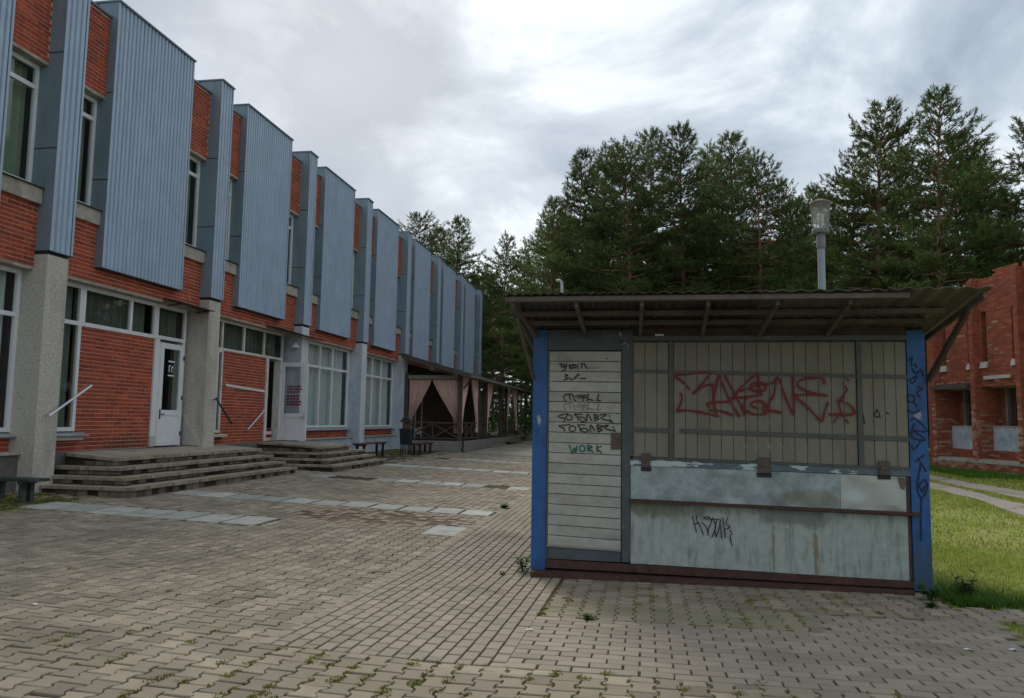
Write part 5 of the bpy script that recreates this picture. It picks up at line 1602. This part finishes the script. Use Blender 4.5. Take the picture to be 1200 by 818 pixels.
def px_to_xy(px, py, dist):
    """ground position at a horizontal distance in the direction of a picture column"""
    d = np.array([(px-600)/900, -(py-409)/900, 1.0])
    v = d[0]*CR+d[1]*CU+d[2]*CF
    hlen = math.hypot(v[0], v[1])
    return v[0]/hlen*dist, v[1]/hlen*dist, v[2]/hlen*dist+CAMZ
lx, ly, ltop = px_to_xy(961, 234, 13.0)
lg = g(lx, ly)
LP = thing('street_lamp', 'grey street lamp with a tapered lantern rising behind the kiosk roof', 'street lamp', (lx, ly, lg))
zt = ltop
part('pole', MB().tube([(lx, ly, lg-.1), (lx, ly, lg+1.0), (lx, ly, zt-.80)], [.068, .060, .056], 14), 'lamp_pole', LP)
part('collar', MB().lathe([(.060, zt-.81), (.062, zt-.79), (.070, zt-.78), (.070, zt-.60), (.062, zt-.595), (.062, zt-.56)], (lx, ly), 16), 'lamp_head', LP)
part('lantern_base', MB().lathe([(.085, zt-.56), (.125, zt-.55), (.138, zt-.50), (.133, zt-.49)], (lx, ly), 16), 'lamp_head', LP)
part('lantern_glass', MB().lathe([(.122, zt-.495), (.138, zt-.28), (.151, zt-.075)], (lx, ly), 18), 'lamp_glass', LP)
rb = MB()
for k in range(6):
    a = 2*math.pi*k/6+.3
    rb.tube([(lx+.127*math.cos(a), ly+.127*math.sin(a), zt-.50), (lx+.154*math.cos(a), ly+.154*math.sin(a), zt-.07)], .006, 5)
part('lantern_rib', rb, 'lamp_head', LP, kind='stuff')
part('lamp_bulb', MB().lathe([(.03, zt-.49), (.03, zt-.42), (.055, zt-.36), (.055, zt-.26), (.02, zt-.22)], (lx, ly), 10), 'white_pipe', LP)
part('lantern_lid', MB().lathe([(.158, zt-.078), (.168, zt-.06), (.162, zt-.045), (.08, zt-.012), (.05, zt-.008), (.045, zt+.012), (.012, zt+.016)], (lx, ly), 18), 'lamp_lid', LP)

# ================================================================== RUINED BRICK BUILDING
RU = thing('brick_ruin', 'roofless derelict red brick building with slit windows and open loggias', 'building', (10.8, 31.4, .1))
ra = R(-15)
SD = np.array([-math.sin(ra), -math.cos(ra)])        # along the front, towards the camera
OD = np.array([-math.cos(ra), math.sin(ra)])         # outwards
def RT(s_, o_, z):
    return (10.79+SD[0]*s_+OD[0]*o_, 31.44+SD[1]*s_+OD[1]*o_, z)
rr = random.Random(31)
SMAX = 13.3
rbk = {'brick_ruin': MB(), 'brick_pale': MB()}
def rbricks(plane, u0, u1, z0, z1, at, holes=(), top=None, pale=None):
    """courses on a face: plane 's' runs along the front at depth `at`, 'o' runs into the wall at position `at`"""
    row = int(z0/.077)
    zz = z0
    while zz+.02 < z1:
        uu = u0-(.131 if row % 2 else 0)
        while uu < u1-.02:
            zt = min(zz+.066, z1)
            for a, b in clip(max(uu, u0), min(uu+.25, u1), zz+.03, holes):
                cu = (a+b)/2
                if b-a > .03 and (top is None or zz < top(cu)) and rr.random() > .012:
                    m_ = 'brick_pale' if (pale and pale(cu, zz)) else 'brick_ruin'
                    e_ = rr.uniform(-.004, .003)
                    t = rr.uniform(.001, 1)
                    if plane == 's':
                        p = [RT(a, at-.02, zz), RT(b, at-.02, zz), RT(b, at+.012+e_, zz), RT(a, at+.012+e_, zz), RT(a, at-.02, zt), RT(b, at-.02, zt), RT(b, at+.012+e_, zt), RT(a, at+.012+e_, zt)]
                        rbk[m_].hexa(p, t, skip=(2,))
                    else:
                        p = [RT(at-.02, a, zz), RT(at-.02, b, zz), RT(at+.012+e_, b, zz), RT(at+.012+e_, a, zz), RT(at-.02, a, zt), RT(at-.02, b, zt), RT(at+.012+e_, b, zt), RT(at+.012+e_, a, zt)]
                        rbk[m_].hexa(p, t, skip=(5,))
            uu += .262
        zz += .077
        row += 1
def RB(s0, s1, o0, o1, z0, z1):
    return MB().hexa([RT(s0, o0, z0), RT(s1, o0, z0), RT(s1, o1, z0), RT(s0, o1, z0), RT(s0, o0, z1), RT(s1, o0, z1), RT(s1, o1, z1), RT(s0, o1, z1)])
BAY = 2.16
tops = {}
def topz(s_):
    k = int((s_+5)/.33)
    if k not in tops:
        tops[k] = rr.choice([0, 0, 0, 0, 0, 0, 0, -.07])
    basez = 6.5 if s_ < 1.0 else (6.62 if s_ < 1.9 else (6.82 if s_ < 3.2 else 7.0+.02*math.sin(s_*2)))
    return basez+tops[k]
WO = -.24            # face of the wall between the fins
for i in range(7):
    s0 = i*BAY
    # fin
    part('fin', RB(s0, s0+.20, -1.0, -.012, .1, 6.75), 'mortar_ruin', RU)
    pale = (lambda u, z: z < 2.9-rr.random()*.7 and rr.random() < .55)
    rbricks('s', s0, s0+.20, .12, 7.1, 0, top=lambda u, s0=s0: topz(s0+.1)-.05, pale=pale)
    rbricks('o', -.96, -.01, .5, 6.9, s0+.20, pale=lambda u, z: z < 1.9 and rr.random() < .4)
    if i == 0:
        rbricks('o', -1.0, 0.0, .1, 6.6, s0-.012)
    if i == 6:
        break
    a, b = s0+.214, s0+BAY-.002
    slits = [(a+.10, a+.37, 3.92, 5.66), (b-.38, b-.12, 3.92, 5.66)]
    # wall above the loggia, with two slit windows
    for u0, u1, z0, z1 in ((a, a+.10, 3.03, 6.45), (a+.37, b-.38, 3.03, 6.45), (b-.12, b, 3.03, 6.45), (a+.10, a+.37, 3.03, 3.9), (b-.38, b-.12, 3.03, 3.9), (a+.10, a+.37, 5.67, 6.45), (b-.38, b-.12, 5.67, 6.45)):
        part('wall_piece', RB(u0, u1, WO-.4, WO-.012, z0, z1), 'mortar_ruin', RU)
    rbricks('s', a, b, 3.05, 7.3, WO, holes=slits, top=topz, pale=lambda u, z: rr.random() < .015)
    part('broken_top', RB(a, b, WO-.36, WO-.02, 6.451, 6.5+.1*(i % 2)), 'mortar_ruin', RU)
    for u0, u1, z0, z1 in slits:
        part('slit_back', RB(u0-.02, u1+.02, WO-.46, WO-.42, z0-.05, z1+.05), 'interior', RU)
        rbricks('o', WO-.38, WO-.0, z0, z1, u0)
        part('sill', MB().hexa([RT(u0-.03, WO-.1, z0-.21), RT(u1+.03, WO-.1, z0-.21), RT(u1+.03, WO+.10, z0-.24), RT(u0-.03, WO+.10, z0-.24), RT(u0-.03, WO-.1, z0-.0), RT(u1+.03, WO-.1, z0-.0), RT(u1+.03, WO+.05, z0-.03), RT(u0-.03, WO+.05, z0-.03)]), 'plaster', RU)
    # loggia
    part('loggia_floor', RB(a, b, -1.3, -.02, .40, .535), 'concrete_grey', RU)
    part('loggia_ceiling', RB(a, b, -1.3, WO-.402, 3.0, 3.03), 'concrete_grey', RU)
    part('back_wall', RB(a, a+.20, -1.35, -1.01, .54, 3.0), 'mortar_ruin', RU)
    rbricks('s', a, a+.2, .55, 3.0, -1.0)
    part('door_post', RB(a+.21, a+.30, -1.1, -.96, .54, 2.99), 'grey_wood', RU)
    part('dark_room', RB(a+.31, b-.0, -2.2, -2.1, .54, 3.0), 'interior', RU)
    part('dark_room', RB(b-.12, b-.0, -2.1, -1.02, .54, 3.0), 'interior', RU)
    part('dark_room', RB(a+.2, b, -2.1, -1.302, 2.99, 3.02), 'interior', RU)
    pn = part('parapet_panel', RB(a+.02, b-.02, -.70, -.60, .84, 1.64), 'ruin_panel', RU)
    part('coping', RB(a+.02, b-.02, -.72, -.58, 1.642, 1.69), 'concrete_grey', pn)
    part('wall_piece', RB(a, b, -.9, -.632, .54, .838), 'mortar_ruin', RU)
    rbricks('s', a, b, .545, .835, -.62, pale=lambda u, z: rr.random() < .1)
    # faded scrawl on the panel
    sc_ = MB()
    rq = random.Random(i)
    for k in range(9):
        u = a+.3+k*.16
        if u > b-.25:
            break
        mcol = None
        pts = [(u+rq.uniform(-.03, .05), 1.05+rq.uniform(-.1, .05)), (u+rq.uniform(-.02, .08), 1.4+rq.uniform(-.1, .1)), (u+rq.uniform(0, .12), 1.2+rq.uniform(-.1, .1))]
        for p, q_ in zip(pts, pts[1:]):
            sc_.hexa([RT(p[0], -.598, p[1]-.02), RT(q_[0], -.598, q_[1]-.02), RT(q_[0], -.596-.0004*k, q_[1]-.02), RT(p[0], -.596-.0004*k, p[1]-.02), RT(p[0], -.598, p[1]+.02), RT(q_[0], -.598, q_[1]+.02), RT(q_[0], -.596-.0004*k, q_[1]+.02), RT(p[0], -.596-.0004*k, p[1]+.02)])
    part('graffiti', sc_, 'spray_grey' if i == 0 else 'faded_blue', pn)
    if i == 0:
        part('canopy_slab', MB().hexa([RT(a-.1, WO+.01, 3.06), RT(b+.0, WO+.01, 3.06), RT(b+.0, .16, 3.0), RT(a-.1, .16, 3.0), RT(a-.1, WO+.01, 3.24), RT(b+.0, WO+.01, 3.24), RT(b+.0, .16, 3.14), RT(a-.1, .16, 3.14)]), 'dark_wood', RU, 'crumbling dark canopy slab')
        dbm = MB()
        for k in range(16):
            u = a+rr.uniform(.2, 1.7)
            o_ = rr.uniform(-.15, .08)
            w_ = rr.uniform(.04, .10)
            p = [RT(u, o_, 3.2), RT(u+w_, o_+.02, 3.2), RT(u+w_, o_+w_, 3.2), RT(u, o_+w_, 3.2)]
            h_ = rr.uniform(.03, .09)
            dbm.hexa(p+[RT(u+.01, o_+.01, 3.2+h_), RT(u+w_-.02, o_+.02, 3.2+h_*.8), RT(u+w_, o_+w_-.01, 3.2+h_), RT(u, o_+w_, 3.2+h_*.7)], rr.uniform(.001, 1))
        part('rubble', dbm, 'brick_pale', RU, kind='stuff')
    else:
        part('concrete_beam', RB(a+.25, b-.45, WO+.013, WO+.10, 3.28, 3.40), 'plaster', RU)
# plinth, ends, rear
part('plinth', RB(-.02, SMAX, -1.0, .02, -.1, .392), 'mortar_ruin', RU)
rbricks('s', -.02, SMAX, .02, .40, .033, pale=lambda u, z: rr.random() < .5)
part('plinth_ledge', RB(-.02, SMAX, -.6, .06, .402, .47), 'concrete_grey', RU)
part('wall_piece', RB(-.3, -.02, -7, -.05, -.1, 6.4), 'brick_ruin', RU)
part('wall_piece', RB(-.3, SMAX, -7.3, -7.0, -.1, 6.2), 'brick_ruin', RU)
part('wall_piece', RB(SMAX-.3, SMAX, -7.0, -1.2, -.1, 6.6), 'brick_ruin', RU)
for m_, mb in rbk.items():
    part('brickwork', mb, m_, RU, kind='stuff')
dbm = MB()
for k in range(14):
    u = 1.3+rr.random()*.9
    w_ = rr.uniform(.05, .14)
    z0 = topz(u)+.02
    p = [RT(u, WO-.1, z0), RT(u+w_, WO-.1, z0), RT(u+w_, WO+.0, z0), RT(u, WO+.0, z0)]
    h_ = rr.uniform(.04, .14)
    dbm.hexa(p+[RT(u+.01, WO-.08, z0+h_), RT(u+w_-.02, WO-.09, z0+h_*.7), RT(u+w_-.01, WO-.01, z0+h_), RT(u+.02, WO-.02, z0+h_*.8)])
part('rubble', dbm, 'plaster', RU, kind='stuff')

# ================================================================== PINES
def pine_mesh(seed, H, zb, Rm, dens=1.0, lean=0.0):
    """trunk with limbs, and a crown of needle shoots gathered in spreading pads"""
    r = np.random.default_rng(seed)
    tb = MB()
    n = 12
    ph = r.uniform(0, 6, 2)
    def axis(z):
        t = z/H
        return np.array([.35*math.sin(t*3+ph[0])*t+lean*t*t, .35*math.sin(t*2.4+ph[1])*t, z])
    tb.tube([axis(H*.97*i/n) for i in range(n+1)], [.20*(1-i/n)**1.05+.012 for i in range(n+1)], 8)
    P_, D_, Ln = [], [], []
    bias = r.uniform(0, 6.28)
    z = zb
    while z < H-.1:
        t = (z-zb)/(H-zb)
        nb = int(r.integers(3, 6))
        a0 = r.uniform(0, 6.28)
        for k in range(nb):
            az = a0+k*6.283/nb+r.uniform(-.5, .5)
            prof = (1-t**1.7)**.75*(.72+.28*min(1, t/.25))
            Lb = Rm*prof*r.uniform(.45, 1.15)*(1+.22*math.cos(az-bias))+.35
            if r.random() < .12:
                Lb *= 1.25
            el = R(-6)+t*t*R(62)+r.uniform(-.18, .2)
            h = np.array([math.cos(az), math.sin(az), 0])
            base = axis(z)
            cu = r.uniform(.02, .2)
            def bp(s_):
                return base+h*(Lb*s_*math.cos(el))+np.array([0, 0, Lb*(s_*math.sin(el)+cu*s_*s_)])
            tb.tube([bp(0), bp(.5), bp(.95)], [.05*(Lb/2.5)**.5, .028, .008], 4, False)
            m = max(4, int(Lb*5.4*dens))
            for q in range(m):
                s_ = (.16 if t > .6 else .30)+.72*(q+r.random())/m
                p = bp(s_)
                side = 1 if q % 2 else -1
                da = az+side*r.uniform(.4, 1.25)
                lt = (.22+.40*Lb*(1.08-s_))*r.uniform(.6, 1.15)
                d = np.array([math.cos(da), math.sin(da), r.uniform(-.05, .40)])
                d /= np.linalg.norm(d)
                ns = max(2, int(lt/.155))
                for w in range(ns):
                    pp = p+d*lt*(w+.7)/ns+r.normal(0, .03, 3)
                    dd = d*.6+np.array([0, 0, .5])+r.normal(0, .35, 3)
                    P_.append(pp)
                    D_.append(dd/np.linalg.norm(dd))
                    Ln.append(r.uniform(.16, .30))
            for w in range(3):
                dd = (bp(1)-bp(.9))
                dd = dd/np.linalg.norm(dd)+r.normal(0, .3, 3)+np.array([0, 0, .5])
                P_.append(bp(1-.05*w))
                D_.append(dd/np.linalg.norm(dd))
                Ln.append(r.uniform(.24, .40))
        z += r.uniform(.34, .56)
    P_, D_, Ln = np.array(P_), np.array(D_), np.array(Ln)
    m = len(P_)
    K_ = 11
    ref = np.cross(D_, np.array([.31, .22, .9]))
    ref /= np.linalg.norm(ref, axis=1)[:, None]
    bb = np.cross(D_, ref)
    V = np.zeros((m, K_, 3, 3))
    for k in range(K_):
        a = 2*np.pi*k/K_+r.uniform(0, 1.2, m)
        rad = ref*np.cos(a)[:, None]+bb*np.sin(a)[:, None]
        u = (k % 5)/5.
        b0 = P_+D_*(Ln*u)[:, None]
        nl = .20*r.uniform(.8, 1.25, m)
        tip = b0+(D_*.72+rad*.62)*nl[:, None]
        wv = np.cross(D_, rad)*.021
        V[:, k, 0] = b0-wv
        V[:, k, 1] = b0+wv
        V[:, k, 2] = tip
    V = V.reshape(-1, 3)
    F = np.arange(len(V)).reshape(-1, 3)
    tint = np.repeat(r.uniform(.001, 1, m), K_)
    me_t = mesh_from('trunk', tb.v, tb.f)
    me_t.materials.append(MATS['bark_pine'])
    me_c = mesh_np('crown', V, F, tint)
    return me_t, me_c
PV = []
for sd_, H, zb, Rm, de in ((1, 18, 4.4, 3.3, 1.0), (2, 18, 5.4, 3.0, 1.0), (3, 18, 3.6, 3.9, .95), (4, 18, 5.5, 3.2, 1.0), (5, 18, 9.6, 3.3, .85), (6, 18, 3.0, 3.5, 1.0)):
    PV.append(pine_mesh(sd_, H, zb, Rm, de))
PVW = []
for t_, c_ in PV:
    c2 = c_.copy()
    c_.materials.append(MATS['needles'])
    c2.materials.append(MATS['needles_warm'])
    PVW.append((t_, c2))
pt = random.Random(77)
def pine(px, ytop, dist, v, label, group=None, warm=False, wide=1.0):
    x, y, zt_ = px_to_xy(px, ytop, dist)
    z0 = g(x, y)-.05
    s_ = (zt_-z0)/(18.7 if px > 980 else 18.4)
    o = thing('pine_tree', label, 'tree', (x, y, z0), group)
    o.rotation_euler = (0, 0, pt.uniform(0, 6.28))
    o.scale = (s_*wide, s_*wide, s_)
    t_, c_ = (PVW if warm else PV)[v]
    link('trunk', t_, None, o)
    link('crown', c_, None, o)
    return o
FRONT = [
    (645, 232, 47, 0, 'pine at the left shoulder of the clump behind the kiosk, lowest of its outline', 0, 1.1),
    (676, 180, 50, 1, 'pine with a rounded top second from the left in the clump behind the kiosk', 0, 1.1),
    (704, 176, 54, 5, 'pine between the rounded left top and the middle tops of the clump', 0, 1.0),
    (735, 164, 45, 2, 'broad dense pine above the kiosk door side of the roof', 0, 1.1),
    (770, 152, 52, 0, 'pine just left of the highest top of the middle clump', 0, 1.05),
    (803, 144, 47, 3, 'pine with the highest top of the middle clump, above the kiosk', 0, 1.15),
    (832, 172, 56, 5, 'pine filling the dip between the two highest middle tops', 0, 1.1),
    (856, 155, 50, 1, 'airy pine with sky showing through its top, right of the highest middle top', 0, 1.15),
    (888, 180, 46, 4, 'thin open crowned pine at the right end of the middle clump', 0, 1.15),
    (912, 214, 52, 4, 'sparse pine leaning out at the right edge of the middle clump, left of the lamp', 0, 1.0),
    (498, 252, 66, 4, 'distant pine with an open round top above the far end of the blue building', 0, 1.2),
    (520, 268, 74, 1, 'pine half hidden behind the round topped one above the blue building', 0, 1.1),
    (540, 254, 63, 0, 'distant pine with a pointed top above the end of the blue building', 0, 1.15),
    (568, 310, 64, 2, 'low pine in the dip between the blue building and the clump', 0, 1.1),
    (592, 277, 58, 5, 'pine with a ragged top just left of the kiosk roof corner', 0, 1.15),
    (618, 292, 66, 1, 'pine behind the ragged topped one near the kiosk roof corner', 0, 1.0),
    (936, 232, 58, 3, 'lower pine directly behind the street lamp pole', 0, 1.0),
    (962, 218, 64, 1, 'far pine just right of the street lamp lantern', 0, 1.1),
    (994, 172, 42, 5, 'pine on the left slope of the tall right pair', 1, 1.1),
    (1028, 110, 38, 2, 'tall pine with warm tinged foliage, left of the tall right pair', 1, 1.05),
    (1060, 168, 47, 0, 'pine filling the gap between the tall right pair', 0, 1.0),
    (1092, 98, 36, 0, 'tallest pine, right of the tall pair over the kiosk end', 0, 1.15),
    (1126, 150, 45, 3, 'pine on the right slope below the tallest pine', 0, 1.15),
    (1152, 178, 40, 4, 'pine with long level boughs between the tallest pine and the right edge', 0, 1.2),
    (1178, 235, 55, 3, 'bare stemmed pine standing behind the brick ruin top', 0, 1.0),
    (1222, 120, 37, 4, 'pine at the right edge of the view reaching in over the brick ruin', 0, 1.2),
]
for px, yt, di, v, lab, warm, wd in FRONT:
    pine(px, yt, di, v, lab, 'pines standing behind the square', bool(warm), wd)
BACKLAB = 'pine in the deep dark stand behind the front pines'
k = 0
for px in range(560, 1190, 21):
    di = 66+(k*37 % 30)
    yt = 300-(k*53 % 55) if px > 635 else 330+(k*53 % 60)
    if 905 < px < 985:
        yt = max(yt, 270)
    pine(px+(k*17 % 13)-6, yt, di, (5, 2, 0, 3)[k % 4] if px > 640 else (4, 3)[k % 2], BACKLAB, 'pines of the deep stand behind', False, 1.15)
    k += 1
for px in range(556, 640, 12):      # bare lower stems seen past the veranda
    pine(px+(k*17 % 9)-4, 330+(k*29 % 40), 78+(k*31 % 26), 4, BACKLAB, 'pines of the deep stand behind', False, .9)
    k += 1
for px in range(640, 1180, 36):
    pine(px, 352+(k*29 % 30), 44+(k*13 % 9), (5, 2)[k % 2], 'low young pine under the front pines behind the kiosk', 'young pines under the tall ones', False, 1.5)
    k += 1
for px, di in ((1330, 40), (1420, 34), (1500, 44), (1600, 36)):
    pine(px, 120, di, k % 4, 'pine standing to the right of the brick ruin', 'pines right of the ruin', False, 1.1)
    k += 1
# undergrowth: one mass of leaves under the pines
n = 60000
az = RNG.uniform(R(-24), R(34), n)-YAW*0
di = RNG.uniform(50, 112, n)
bx, by = np.sin(az-YAW+R(0))*di, np.cos(az-YAW)*di
hh = (1.0+1.3*np.abs(np.sin(az*43+np.sin(di*.3)))+.02*(di-50))*RNG.uniform(0, 1, n)**.7
bz = gv(bx, by)+hh
ok = ~((bx < -6.5) & (by < 49)) & ~((bx > 9.5) & (by < 41))
bx, by, bz = bx[ok], by[ok], bz[ok]
n = len(bx)
P0 = np.c_[bx, by, bz]
d1 = RNG.normal(0, .16, (n, 3)); d2 = RNG.normal(0, .16, (n, 3))
V = np.stack([P0, P0+d1, P0+d2], 1).reshape(-1, 3)
link('undergrowth', mesh_np('undergrowth', V, np.arange(3*n).reshape(n, 3), RNG.uniform(.001, 1, n)), 'leaf_bush', None, None, 'stuff')
# a green bush at the far end of the veranda
def bush(x, y, r_, h_, n, label, seed):
    rg = np.random.default_rng(seed)
    z0 = g(x, y)
    o = thing('bush', label, 'bush', (x, y, z0))
    st = MB()
    for k_ in range(6):
        a = k_*1.05
        st.tube([(x, y, z0-.05), (x+r_*.35*math.cos(a), y+r_*.35*math.sin(a), z0+h_*.5), (x+r_*.6*math.cos(a), y+r_*.6*math.sin(a), z0+h_*.85)], [.03, .02, .008], 5)
    part('stem', st, 'bark_pine', o)
    u = rg.normal(0, 1, (n, 3)); u /= np.linalg.norm(u, axis=1)[:, None]
    rad = rg.uniform(.3, 1, n)**.5*(1+.22*np.sin(u[:, 0]*7+seed)*np.sin(u[:, 1]*6))
    p = np.c_[u[:, 0]*rad*r_, u[:, 1]*rad*r_, (u[:, 2]*rad*.5+.52)*h_]
    d1 = rg.normal(0, .07, (n, 3)); d2 = rg.normal(0, .07, (n, 3))
    V = np.stack([p, p+d1, p+d2], 1).reshape(-1, 3)
    link('foliage', mesh_np('foliage', V, np.arange(3*n).reshape(n, 3), rg.uniform(.001, 1, n)), 'grass_lush', o, None, 'stuff')
bush(-6.3, 52, 1.3, 1.7, 5000, 'bright green bush past the far end of the veranda', 3)
